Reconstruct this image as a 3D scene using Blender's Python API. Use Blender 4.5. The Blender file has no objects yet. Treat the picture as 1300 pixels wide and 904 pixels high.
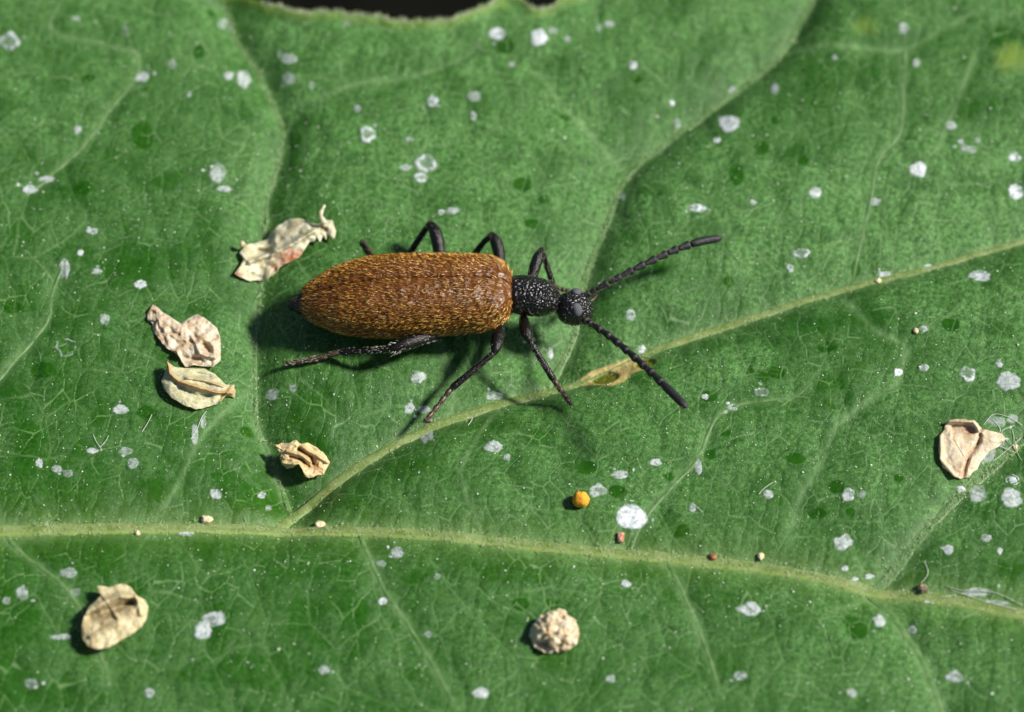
import bpy, math, random
import numpy as np
from mathutils import Vector, Matrix

# 1 blender unit = 1 cm of the real place
random.seed(7)
RNG = np.random.default_rng(7)
scene = bpy.context.scene

# ------------------------------------------------------------------ camera
ELEV = math.radians(55.0)
DIST = 20.0
WIDTH = 3.64                       # picture width in cm at the aim point
LENS = 36.0 * DIST / WIDTH
CAM = np.array([0.0, -math.cos(ELEV) * DIST, math.sin(ELEV) * DIST])
FWD = -CAM / DIST
RIGHT = np.array([1.0, 0.0, 0.0])
UP = np.cross(RIGHT, FWD)
PX = WIDTH / 1300.0                # one photo pixel in cm near the aim point
cam_d = bpy.data.cameras.new('camera')
cam = bpy.data.objects.new('camera', cam_d)
scene.collection.objects.link(cam)
cam.location = CAM
cam.rotation_euler = (math.radians(90) - ELEV, 0, 0)
cam_d.lens = LENS
cam_d.sensor_width = 36.0
cam_d.clip_start = 0.1
cam_d.clip_end = 3000
cam_d.dof.use_dof = True
cam_d.dof.focus_distance = 19.86
cam_d.dof.aperture_fstop = LENS / 1000.0 / 0.40
scene.camera = cam

# ------------------------------------------------------------------ light
SUN_EL, SUN_AZ = math.radians(43.0), math.radians(3.0)   # azimuth from +x towards +y
SUN = np.array([math.cos(SUN_EL) * math.cos(SUN_AZ), math.cos(SUN_EL) * math.sin(SUN_AZ), math.sin(SUN_EL)])
world = bpy.data.worlds.new('World')
scene.world = world
world.use_nodes = True
wn = world.node_tree.nodes
sky = wn.new('ShaderNodeTexSky')
sky.sky_type = 'NISHITA'
sky.sun_disc = False
sky.sun_elevation = SUN_EL
sky.sun_rotation = math.radians(90) - SUN_AZ
wn['Background'].inputs['Strength'].default_value = 0.05
world.node_tree.links.new(sky.outputs[0], wn['Background'].inputs['Color'])
sun_d = bpy.data.lights.new('sun', 'SUN')
sun_d.energy = 5.0
sun_d.angle = math.radians(8.0)
sun_d.color = (1.0, 0.96, 0.90)
sun = bpy.data.objects.new('sun', sun_d)
scene.collection.objects.link(sun)
sun.location = SUN * 30
sun.rotation_euler = Vector(SUN).to_track_quat('Z', 'Y').to_euler()
scene.view_settings.view_transform = 'Standard'
scene.view_settings.look = 'None'
scene.view_settings.gamma = 1.0
scene.view_settings.exposure = 0.52
scene.view_settings.use_curve_mapping = False
scene.render.engine = 'CYCLES'
scene.cycles.use_denoising = True
scene.cycles.max_bounces = 6
scene.cycles.transparent_max_bounces = 12


# ------------------------------------------------------------------ helpers
def ray(px, py):
    px = np.asarray(px, float); py = np.asarray(py, float)
    k = 36.0 / LENS / 1300.0
    return FWD + ((px - 650.0) * k)[..., None] * RIGHT + ((452.0 - py) * k)[..., None] * UP


def plane_pt(px, py, h=0.0):
    d = ray(px, py)
    t = (h - CAM[2]) / d[..., 2]
    return CAM + d * t[..., None]


def hash2(ix, iy, seed):
    n = (ix.astype(np.int64) * 374761393 + iy.astype(np.int64) * 668265263 + seed * 974634777) & 0x7fffffff
    n = ((n ^ (n >> 13)) * 1274126177) & 0x7fffffff
    n = ((n ^ (n >> 16)) * 668265263) & 0x7fffffff
    return ((n ^ (n >> 15)) & 0xffffff) / float(0xffffff)


def vnoise(x, y, seed=0):
    ix = np.floor(x); iy = np.floor(y)
    fx = x - ix; fy = y - iy
    fx = fx * fx * fx * (fx * (fx * 6 - 15) + 10); fy = fy * fy * fy * (fy * (fy * 6 - 15) + 10)
    a = hash2(ix, iy, seed); b = hash2(ix + 1, iy, seed)
    c = hash2(ix, iy + 1, seed); d = hash2(ix + 1, iy + 1, seed)
    return (a + (b - a) * fx) * (1 - fy) + (c + (d - c) * fx) * fy


def fbm(x, y, seed=0, octv=4):
    s = 0; a = 0.5; tot = 0
    for o in range(octv):
        s = s + a * vnoise(x * 2 ** o + 17.3 * o, y * 2 ** o - 9.1 * o, seed + o * 13)
        tot += a; a *= 0.5
    return s / tot


def voronoi_edge(x, y, seed=0):
    ix = np.floor(x); iy = np.floor(y)
    d1 = np.full(x.shape, 9.0); d2 = np.full(x.shape, 9.0)
    for dx in (-1, 0, 1):
        for dy in (-1, 0, 1):
            cx = ix + dx; cy = iy + dy
            sx = cx + 0.1 + 0.8 * hash2(cx, cy, seed); sy = cy + 0.1 + 0.8 * hash2(cx, cy, seed + 5)
            d = np.hypot(sx - x, sy - y)
            m = d < d1
            d2 = np.where(m, d1, np.minimum(d2, d)); d1 = np.where(m, d, d1)
    return d2 - d1


def smooth(e0, e1, x):
    t = np.clip((x - e0) / (e1 - e0), 0, 1)
    return t * t * (3 - 2 * t)


def spline(pts, n):
    p = np.asarray(pts, float)
    q = np.vstack([2 * p[0] - p[1], p, 2 * p[-1] - p[-2]])
    seg = np.linalg.norm(np.diff(p[:, :2] if p.shape[1] > 2 else p, axis=0), axis=1)
    cum = np.concatenate([[0], np.cumsum(seg)]); cum = cum / cum[-1]
    out = []
    for t in np.linspace(0, 1, n):
        i = min(int(np.searchsorted(cum, t, 'right')) - 1, len(p) - 2)
        u = (t - cum[i]) / max(cum[i + 1] - cum[i], 1e-9)
        a, b, c, d = q[i], q[i + 1], q[i + 2], q[i + 3]
        out.append(0.5 * ((2 * b) + (c - a) * u + (2 * a - 5 * b + 4 * c - d) * u ** 2 + (3 * b - a - 3 * c + d) * u ** 3))
    return np.array(out)


def link(o, parent=None):
    scene.collection.objects.link(o)
    if parent is not None:
        o.parent = parent
    return o


def mesh_np(name, verts, faces, material, parent=None, smooth_shade=True, attrs=None):
    """verts (n,3); faces: array (m,k) or list of such arrays."""
    me = bpy.data.meshes.new(name)
    verts = np.asarray(verts, np.float32)
    if not isinstance(faces, list):
        faces = [faces]
    faces = [np.asarray(f, np.int32) for f in faces if len(f)]
    sizes = np.concatenate([np.full(len(f), f.shape[1], np.int32) for f in faces])
    loops = np.concatenate([f.ravel() for f in faces])
    me.vertices.add(len(verts)); me.vertices.foreach_set('co', verts.ravel())
    me.loops.add(len(loops)); me.loops.foreach_set('vertex_index', loops)
    me.polygons.add(len(sizes))
    starts = np.concatenate([[0], np.cumsum(sizes)[:-1]]).astype(np.int32)
    me.polygons.foreach_set('loop_start', starts)
    me.update(calc_edges=True)
    me.validate()
    if smooth_shade:
        me.polygons.foreach_set('use_smooth', np.ones(len(me.polygons), bool))
    for k, v in (attrs or {}).items():
        at = me.attributes.new(k, 'FLOAT', 'POINT')
        at.data.foreach_set('value', np.asarray(v, np.float32).ravel())
    me.materials.append(material)
    return link(bpy.data.objects.new(name, me), parent)


def grid_faces(nr, nc, wrap=False):
    r = np.arange(nr - 1)[:, None]; c = np.arange(nc if wrap else nc - 1)[None, :]
    a = r * nc + c; b = r * nc + (c + 1) % nc
    return np.stack([a, b, b + nc, a + nc], -1).reshape(-1, 4)


def tube_np(path, radii, sides=12, flat=1.0):
    """closed tapered tube along path (n,3)."""
    path = np.asarray(path, float); radii = np.asarray(radii, float)
    t = np.gradient(path, axis=0); t /= np.linalg.norm(t, axis=1)[:, None]
    up = np.array([0, 0, 1.0])
    s = np.cross(t, up); bad = np.linalg.norm(s, axis=1) < 0.15
    s[bad] = np.cross(t[bad], np.array([0, 1.0, 0])); s /= np.linalg.norm(s, axis=1)[:, None]
    u = np.cross(s, t)
    a = np.linspace(0, 2 * np.pi, sides, endpoint=False)
    v = path[:, None, :] + radii[:, None, None] * (np.cos(a)[None, :, None] * s[:, None, :] + flat * np.sin(a)[None, :, None] * u[:, None, :])
    n = len(path)
    verts = np.vstack([v.reshape(-1, 3), path[0], path[-1]])
    f = grid_faces(n, sides, True)[:, ::-1]
    i = np.arange(sides); j = (i + 1) % sides
    c0 = np.stack([np.full(sides, n * sides), i, j], -1)
    c1 = np.stack([np.full(sides, n * sides + 1), (n - 1) * sides + j, (n - 1) * sides + i], -1)
    return verts, [f, np.vstack([c0, c1])]


def hairs_np(root, direction, normal, length, width, curl=0.4):
    """thin curved tapering hairs; all arrays (n,3) / (n,)."""
    n = len(root)
    d = direction / np.linalg.norm(direction, axis=1)[:, None]
    s = np.cross(d, normal); s /= (np.linalg.norm(s, axis=1)[:, None] + 1e-9)
    w = np.cross(s, d)
    L = length[:, None]; W = width[:, None]
    mid = root + d * L * 0.5 + w * 0.0
    tip = root + d * L - normal * L * curl * 0.35
    V = []
    for base, k in ((root, 1.0), (mid, 0.8)):
        for ang in (math.pi / 2, math.pi * 7 / 6, math.pi * 11 / 6):
            V.append(base + (math.cos(ang) * s + math.sin(ang) * w) * W * k)
    V.append(tip)
    V = np.stack(V, 1).reshape(-1, 3)
    o = (np.arange(n) * 7)[:, None]
    quads = np.concatenate([o + np.array([[0, 1, 4, 3]]), o + np.array([[1, 2, 5, 4]]), o + np.array([[2, 0, 3, 5]])])
    tris = np.concatenate([o + np.array([[3, 4, 6]]), o + np.array([[4, 5, 6]]), o + np.array([[5, 3, 6]])])
    return V, [quads, tris]


def tag(o, label=None, category=None, group=None, kind=None):
    if label: o['label'] = label
    if category: o['category'] = category
    if group: o['group'] = group
    if kind: o['kind'] = kind
    return o


# ------------------------------------------------------------------ materials
class NT:
    def __init__(self, name):
        self.m = bpy.data.materials.new(name); self.m.use_nodes = True
        self.t = self.m.node_tree; self.n = self.t.nodes
        self.b = self.n['Principled BSDF']; self.out = self.n['Material Output']

    def l(self, a, b): self.t.links.new(a, b)

    def attr(self, name):
        a = self.n.new('ShaderNodeAttribute'); a.attribute_name = name; return a.outputs['Fac']

    def noise(self, scale, detail=4, rough=0.55, vec=None, dist=0.0):
        a = self.n.new('ShaderNodeTexNoise'); a.inputs['Scale'].default_value = scale
        a.inputs['Detail'].default_value = detail; a.inputs['Roughness'].default_value = rough
        a.inputs['Distortion'].default_value = dist
        if vec is None:
            g = self.n.new('ShaderNodeNewGeometry'); vec = g.outputs['Position']
        self.l(vec, a.inputs['Vector']); return a.outputs['Fac']

    def voro(self, scale, feature='F1'):
        a = self.n.new('ShaderNodeTexVoronoi'); a.inputs['Scale'].default_value = scale; a.feature = feature
        g = self.n.new('ShaderNodeNewGeometry'); self.l(g.outputs['Position'], a.inputs['Vector'])
        return a.outputs['Distance']

    def remap(self, x, a, b, c=0.0, d=1.0):
        r = self.n.new('ShaderNodeMapRange'); r.inputs[1].default_value = a; r.inputs[2].default_value = b
        r.inputs[3].default_value = c; r.inputs[4].default_value = d; self.l(x, r.inputs[0]); return r.outputs[0]

    def math(self, op, a, b):
        m = self.n.new('ShaderNodeMath'); m.operation = op
        for i, v in enumerate((a, b)):
            if isinstance(v, (int, float)): m.inputs[i].default_value = v
            else: self.l(v, m.inputs[i])
        return m.outputs[0]

    def mix(self, fac, a, b):
        m = self.n.new('ShaderNodeMix'); m.data_type = 'RGBA'
        if isinstance(fac, (int, float)): m.inputs[0].default_value = fac
        else: self.l(fac, m.inputs[0])
        for i, v in ((6, a), (7, b)):
            if isinstance(v, tuple): m.inputs[i].default_value = (*v, 1)
            else: self.l(v, m.inputs[i])
        return m.outputs[2]

    def bump(self, h, strength, dist, prev=None):
        b = self.n.new('ShaderNodeBump')
        if isinstance(strength, (int, float)): b.inputs['Strength'].default_value = strength
        else: self.l(strength, b.inputs['Strength'])
        b.inputs['Distance'].default_value = dist
        self.l(h, b.inputs['Height'])
        if prev is not None: self.l(prev, b.inputs['Normal'])
        return b.outputs[0]

    def col(self, c):
        if isinstance(c, tuple): self.b.inputs['Base Color'].default_value = (*c, 1)
        else: self.l(c, self.b.inputs['Base Color'])

    def val(self, k, v):
        if isinstance(v, (int, float)): self.b.inputs[k].default_value = v
        else: self.l(v, self.b.inputs[k])


def mat_leaf():
    k = NT('leaf_blade')
    wax_sheen = k.attr('wax_sheen'); vein = k.attr('vein'); yel = k.attr('yellow'); scar = k.attr('scar'); win = k.attr('window')
    broad = k.noise(3.0, 4)
    mid = k.noise(26.0, 5, 0.62)
    fine = k.noise(150.0, 4, 0.65)
    vfine = k.noise(420.0, 2, 0.6)
    g = k.mix(k.remap(broad, 0.35, 0.65), (0.006, 0.048, 0.0004), (0.010, 0.060, 0.0008))
    g = k.mix(k.remap(mid, 0.35, 0.7), g, (0.018, 0.082, 0.003))
    # pale waxy bloom and painted sheen lying on the green
    w = k.math('MULTIPLY', wax_sheen, k.remap(fine, 0.34, 0.64, 0.22, 1.15))
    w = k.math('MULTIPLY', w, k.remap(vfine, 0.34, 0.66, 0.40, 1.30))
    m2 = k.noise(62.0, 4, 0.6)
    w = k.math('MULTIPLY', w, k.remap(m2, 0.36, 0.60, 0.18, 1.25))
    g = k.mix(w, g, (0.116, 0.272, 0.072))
    g = k.mix(yel, g, (0.17, 0.26, 0.03))
    g = k.mix(vein, g, (0.18, 0.30, 0.12))
    g = k.mix(scar, g, k.mix(k.remap(fine, 0.4, 0.6), (0.56, 0.49, 0.20), (0.42, 0.25, 0.08)))
    g = k.mix(win, g, (0.12, 0.135, 0.004))
    k.col(g)
    k.val('Roughness', k.math('ADD', k.remap(mid, 0.3, 0.7, 0.20, 0.14), k.remap(wax_sheen, 0.0, 0.45, 0.0, 0.34)))
    k.val('Specular IOR Level', 0.27)
    dry = k.remap(wax_sheen, 0.02, 0.22, 0.06, 1.0)          # wet, rubbed spots are smooth films
    b1 = k.bump(mid, k.math('MULTIPLY', dry, 0.14), 0.006)
    b2 = k.bump(fine, k.math('MULTIPLY', dry, 0.75), 0.0032, b1)
    b3 = k.bump(vfine, k.math('MULTIPLY', dry, 0.80), 0.0015, b2)
    k.l(b3, k.b.inputs['Normal'])
    return k.m


def mat_vein():
    k = NT('leaf_vein')
    n = k.noise(22, 4); f = k.noise(120, 3); s = k.noise(14, 2)
    c = k.mix(k.remap(n, 0.35, 0.65), (0.100, 0.165, 0.030), (0.19, 0.25, 0.085))
    c = k.mix(k.remap(s, 0.64, 0.80, 0, 0.8), c, (0.25, 0.16, 0.06))
    c = k.mix(k.remap(f, 0.60, 0.75), c, (0.34, 0.36, 0.20))
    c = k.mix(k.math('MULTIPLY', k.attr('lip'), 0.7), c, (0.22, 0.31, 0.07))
    k.col(c); k.val('Roughness', 0.5); k.val('Specular IOR Level', 0.4)
    k.l(k.bump(f, 0.6, 0.003), k.b.inputs['Normal'])
    return k.m


def mat_vein_green():
    k = NT('leaf_vein_green')
    n = k.noise(30, 4); f = k.noise(150, 3)
    c = k.mix(k.remap(n, 0.35, 0.65), (0.050, 0.130, 0.026), (0.115, 0.205, 0.068))
    c = k.mix(k.remap(f, 0.58, 0.74, 0, 0.5), c, (0.20, 0.28, 0.13))
    k.col(c); k.val('Roughness', 0.5); k.val('Specular IOR Level', 0.4)
    k.l(k.bump(f, 0.6, 0.003), k.b.inputs['Normal'])
    return k.m


def mat_residue():
    k = NT('white_residue')
    n = k.noise(70, 4, 0.7); f = k.voro(60, 'DISTANCE_TO_EDGE')
    k.col(k.mix(k.remap(n, 0.35, 0.65), (0.52, 0.60, 0.60), (0.76, 0.79, 0.79)))
    k.val('Roughness', 0.55)
    a = k.math('MULTIPLY', k.attr('film'), k.remap(n, 0.28, 0.55, 0.50, 1.0))
    a = k.math('MULTIPLY', a, k.remap(f, 0.0, 0.03, 0.75, 1.0))
    k.val('Alpha', a)
    k.l(k.bump(n, 0.2, 0.002), k.b.inputs['Normal'])
    return k.m


def mat_husk(name, light, dark, tint):
    k = NT(name)
    n = k.noise(26, 5, 0.62, dist=0.6); f = k.noise(95, 4, 0.65)
    c = k.mix(k.remap(n, 0.40, 0.64), light, dark)
    c = k.mix(k.attr('tint'), c, tint)
    r = k.noise(48, 3, 0.6, dist=2.0)
    c = k.mix(k.remap(r, 0.56, 0.66, 0, 0.6), c, dark)
    c = k.mix(k.remap(f, 0.52, 0.72, 0, 0.6), c, (0.84, 0.81, 0.72))
    k.col(c); k.val('Roughness', 0.42); k.val('Specular IOR Level', 0.45)
    k.l(k.bump(f, 0.7, 0.004, k.bump(n, 0.6, 0.012)), k.b.inputs['Normal'])
    tr = k.n.new('ShaderNodeBsdfTranslucent'); k.l(c, tr.inputs['Color'])
    ms = k.n.new('ShaderNodeMixShader'); ms.inputs[0].default_value = 0.36
    k.l(k.b.outputs[0], ms.inputs[1]); k.l(tr.outputs[0], ms.inputs[2]); k.l(ms.outputs[0], k.out.inputs['Surface'])
    return k.m


def mat_plain(name, c1, c2, rough, scale=60, bump=0.3, bd=0.004, spec=0.5):
    k = NT(name)
    n = k.noise(scale, 4, 0.6)
    k.col(k.mix(k.remap(n, 0.35, 0.65), c1, c2)); k.val('Roughness', rough); k.val('Specular IOR Level', spec)
    if bump: k.l(k.bump(n, bump, bd), k.b.inputs['Normal'])
    return k.m


def mat_elytra():
    k = NT('elytra_brown')
    v = k.voro(38); n = k.noise(9, 3); f = k.noise(130, 2)
    c = k.mix(k.remap(n, 0.35, 0.65), (0.085, 0.025, 0.002), (0.145, 0.046, 0.004))
    c = k.mix(k.attr('dark'), c, (0.012, 0.008, 0.005))
    k.col(c); k.val('Roughness', 0.42)
    k.l(k.bump(f, 0.5, 0.003, k.bump(v, 0.9, 0.010)), k.b.inputs['Normal'])
    return k.m


def mat_cuticle():
    k = NT('black_cuticle')
    v = k.voro(92); f = k.noise(170, 3)
    k.col((0.006, 0.0055, 0.005)); k.val('Roughness', 0.20)
    k.l(k.bump(f, 0.5, 0.004, k.bump(v, 0.9, 0.0075)), k.b.inputs['Normal'])
    return k.m


def mat_soil():
    k = NT('shade_painted_soil')
    n = k.noise(0.6, 6, 0.6)
    k.col(k.mix(k.remap(n, 0.4, 0.7), (0.0025, 0.0025, 0.002), (0.008, 0.009, 0.006)))  # soil near black: shade of the unlit background put into its colour
    k.val('Roughness', 1.0); k.val('Specular IOR Level', 0.05)
    return k.m


M_LEAF = mat_leaf(); M_VEIN = mat_vein(); M_VEIN2 = mat_vein_green(); M_FILM = mat_residue(); M_SOIL = mat_soil()
M_ELY = mat_elytra(); M_BLACK = mat_cuticle()
M_LEG = mat_plain('leg_black', (0.005, 0.0045, 0.004), (0.010, 0.008, 0.007), 0.22, 120, 0.8, 0.0055, spec=0.36)
M_FOOT = mat_plain('foot_brown', (0.020, 0.012, 0.007), (0.09, 0.05, 0.025), 0.4, 70, 0.5, 0.004)
M_ANT = mat_plain('antenna_black', (0.006, 0.006, 0.0065), (0.015, 0.015, 0.017), 0.5, 160, 0.8, 0.004)
M_EYE = mat_plain('eye_grey', (0.065, 0.068, 0.080), (0.095, 0.10, 0.115), 0.75, 260, 0.6, 0.002, spec=0.25)
def mat_gold():
    k = NT('golden_hair')
    g = k.n.new('ShaderNodeNewGeometry'); r = g.outputs['Random Per Island']
    c = k.mix(k.remap(r, 0.0, 0.65), (0.09, 0.026, 0.002), (0.52, 0.215, 0.012))
    c = k.mix(k.remap(r, 0.68, 0.92), c, (0.95, 0.62, 0.16))
    k.col(c); k.val('Roughness', 0.25); k.val('Specular IOR Level', 0.8)
    return k.m


M_GOLD = mat_gold()
M_PALEHAIR = mat_plain('pale_hair', (0.42, 0.38, 0.30), (0.62, 0.58, 0.48), 0.4, 20, 0, spec=0.6)
M_DARKHAIR = mat_plain('dark_hair', (0.05, 0.042, 0.036), (0.16, 0.13, 0.10), 0.35, 30, 0, spec=0.7)
M_LEAFHAIR = mat_plain('leaf_hair', (0.30, 0.40, 0.18), (0.46, 0.52, 0.32), 0.45, 20, 0)
M_SPECK = mat_plain('pale_speck', (0.30, 0.38, 0.20), (0.66, 0.70, 0.58), 0.5, 40, 0)
M_YELLOW = mat_plain('yellow_grain', (0.72, 0.27, 0.008), (0.82, 0.40, 0.02), 0.6, 85, 0.9, 0.010)
M_PINK = mat_plain('pink_grain', (0.36, 0.12, 0.07), (0.60, 0.36, 0.25), 0.5, 55, 0.8, 0.01)
M_BROWN = mat_plain('brown_grain', (0.12, 0.035, 0.015), (0.34, 0.14, 0.06), 0.5, 55, 0.8, 0.01)
M_UMBER = mat_plain('umber_grain', (0.05, 0.04, 0.02), (0.30, 0.23, 0.13), 0.5, 50, 0.8, 0.01)
M_CREAM = mat_plain('cream_grain', (0.50, 0.38, 0.16), (0.72, 0.66, 0.46), 0.5, 50, 0.8, 0.01)
M_FIBRE = mat_plain('white_fibre', (0.45, 0.47, 0.40), (0.66, 0.66, 0.60), 0.5, 20, 0)
M_STEM = mat_plain('green_stem', (0.08, 0.13, 0.03), (0.13, 0.18, 0.05), 0.5, 20, 0.3)

# ------------------------------------------------------------------ ground
tag(mesh_np('ground', [(-900, -900, -14), (900, -900, -14), (900, 900, -14), (-900, 900, -14)], np.array([[0, 1, 2, 3]]), M_SOIL), kind='structure')

# ------------------------------------------------------------------ the leaf
# vein network: points, width px at start / end, valley depth, valley half width (cm)
VEINS = [
    ('midrib', [(-900, 690), (-300, 680), (0, 672), (100, 668), (250, 664), (350, 662), (450, 666), (560, 674), (700, 688), (830, 698), (960, 712), (1060, 730), (1110, 741), (1200, 754), (1300, 774), (1600, 830), (2000, 900)], 8.8, 8.0, 0.030, 0.070),
    ('side_vein', [(352, 661), (380, 628), (440, 582), (500, 547), (560, 519), (640, 490), (740, 460), (840, 420), (960, 383), (1080, 348), (1180, 325), (1300, 290), (1500, 240)], 8.0, 3.6, 0.088, 0.110),
    ('side_vein', [(690, 474), (728, 400), (742, 335), (770, 265), (800, 202), (860, 157), (930, 105), (985, 60), (1025, 0), (1060, -80)], 4.6, 2.6, 0.082, 0.085),
    ('side_vein', [(372, 640), (350, 578), (326, 520), (322, 440), (330, 340), (338, 250), (345, 215), (357, 178), (357, 147), (345, 115), (325, 75), (300, 40), (285, 0)], 3.0, 1.6, 0.070, 0.075),
    ('side_vein', [(1106, 741), (1131, 722), (1170, 675), (1219, 625), (1262, 590), (1330, 530)], 6.5, 3.0, 0.030, 0.060),
    ('side_vein', [(1098, 740), (1125, 765), (1160, 815), (1190, 880), (1215, 960)], 4.0, 3.0, 0.022, 0.06),
    ('side_vein', [(34, 247), (112, 176), (135, 142), (166, 105), (176, 78), (166, 64), (88, 47), (64, 34), (78, 0)], 2.6, 1.6, 0.026, 0.06),
    ('side_vein', [(-20, 500), (18, 455), (45, 425), (62, 400), (66, 365), (85, 322)], 3.0, 1.6, 0.016, 0.05),
    ('side_vein', [(800, 202), (772, 182), (740, 150), (715, 130), (690, 96), (650, 80)], 2.2, 1.4, 0.022, 0.05),
    ('side_vein', [(358, 128), (400, 118), (460, 102), (508, 97), (565, 81), (600, 62), (622, 20)], 2.2, 1.3, 0.016, 0.05),
    ('side_vein', [(990, 52), (1050, 54), (1110, 62), (1150, 62), (1200, 34), (1250, 10)], 2.2, 1.4, 0.022, 0.05),
    ('side_vein', [(1150, 62), (1146, 105), (1143, 165), (1115, 200), (1104, 250), (1082, 346)], 2.4, 1.6, 0.014, 0.05),
    ('side_vein', [(1240, 60), (1222, 110), (1208, 148), (1190, 190)], 1.8, 1.2, 0.012, 0.05),
    ('side_vein', [(1062, 356), (1110, 416), (1148, 436), (1148, 455), (1137, 487), (1104, 507), (1063, 542), (1039, 594), (1019, 621), (1005, 665), (992, 712)], 2.0, 2.4, 0.018, 0.05),
    ('side_vein', [(797, 694), (820, 650), (860, 605), (885, 580), (908, 528), (940, 508), (1010, 500), (1040, 470)], 2.6, 1.4, 0.016, 0.045),
    ('side_vein', [(455, 668), (468, 700), (490, 750), (530, 812), (580, 900)], 2.8, 2.0, 0.026, 0.06),
    ('side_vein', [(846, 703), (868, 750), (890, 800), (915, 880)], 2.6, 2.0, 0.022, 0.055),
    ('side_vein', [(8, 676), (30, 705), (70, 735), (110, 790), (140, 870)], 2.8, 2.0, 0.020, 0.055),
    ('side_vein', [(558, 424), (568, 450), (576, 482), (572, 512)], 1.8, 2.2, 0.010, 0.04),
    ('side_vein', [(640, 490), (600, 560), (585, 600), (600, 640), (612, 676)], 1.5, 1.5, 0.010, 0.04),
    ('side_vein', [(200, 664), (232, 600), (260, 545), (300, 500), (322, 470)], 1.5, 1.5, 0.010, 0.04),
]

GAP = [(120, -60), (200, -45), (260, -30), (310, -16), (345, 0), (375, 9), (410, 11), (440, 13), (500, 21), (540, 24), (580, 19), (605, 9), (622, 0),
       (640, -14), (655, -9), (668, 2), (685, 9), (700, 5), (715, -4), (745, -14), (775, -34), (830, -50)]
gp = plane_pt([g[0] for g in GAP], [g[1] + 6 for g in GAP])


def y_top(x):
    far = 2.05 + 0.14 * np.sin(x * 2.3) + 0.05 * np.abs(np.sin(x * 9.0))
    g = np.interp(x, gp[:, 0], gp[:, 1])
    w = smooth(gp[0, 0] - 0.35, gp[0, 0], x) * (1 - smooth(gp[-1, 0], gp[-1, 0] + 0.35, x))
    t = far * (1 - w) + g * w
    tap = np.sqrt(np.clip(1 - np.abs((x - 0.2) / 4.5) ** 4, 0, 1))
    tap = tap * (1 - w) + w
    return -0.3 + (t + 0.3) * tap + w * 0.006 * np.sin(x * 60) * np.sin(x * 23)


def y_bot(x):
    far = -3.1 + 0.10 * np.abs(np.sin(x * 6.0)) + 0.15 * np.sin(x * 1.7)
    tap = np.sqrt(np.clip(1 - np.abs((x - 0.2) / 4.5) ** 4, 0, 1))
    return -0.32 + (far + 0.32) * tap


xs = np.concatenate([np.linspace(-4.28, -2.05, 70, endpoint=False), np.linspace(-2.05, 2.05, 1160), np.linspace(2.05, 4.68, 81)[1:]])
NC = len(xs)
yt = y_top(xs); yb = y_bot(xs)
ym = np.maximum(-1.72, yb + 0.02)
rows_c = np.linspace(0, 1, 50, endpoint=False); rows_f = np.linspace(0, 1, 800)
GY = np.vstack([yb[None] + rows_c[:, None] * (ym - yb)[None], ym[None] + rows_f[:, None] * (yt - ym)[None]])
GX = np.broadcast_to(xs[None], GY.shape).copy()
NR = GY.shape[0]


def seg_dist(X, Y, P):
    best = np.full(X.shape, 1e9); side = np.zeros(X.shape); par = np.zeros(X.shape)
    n = len(P) - 1
    for i in range(n):
        a, b = P[i], P[i + 1]; d = b - a; L2 = (d ** 2).sum() + 1e-12
        t = np.clip(((X - a[0]) * d[0] + (Y - a[1]) * d[1]) / L2, 0, 1)
        ex = X - a[0] - t * d[0]; ey = Y - a[1] - t * d[1]
        dd = ex * ex + ey * ey
        m = dd < best
        best = np.where(m, dd, best)
        side = np.where(m, (d[0] * ey - d[1] * ex) / np.sqrt(L2 * (dd + 1e-9)), side)
        par = np.where(m, (i + t) / n, par)
    return np.sqrt(best), side, par


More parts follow.
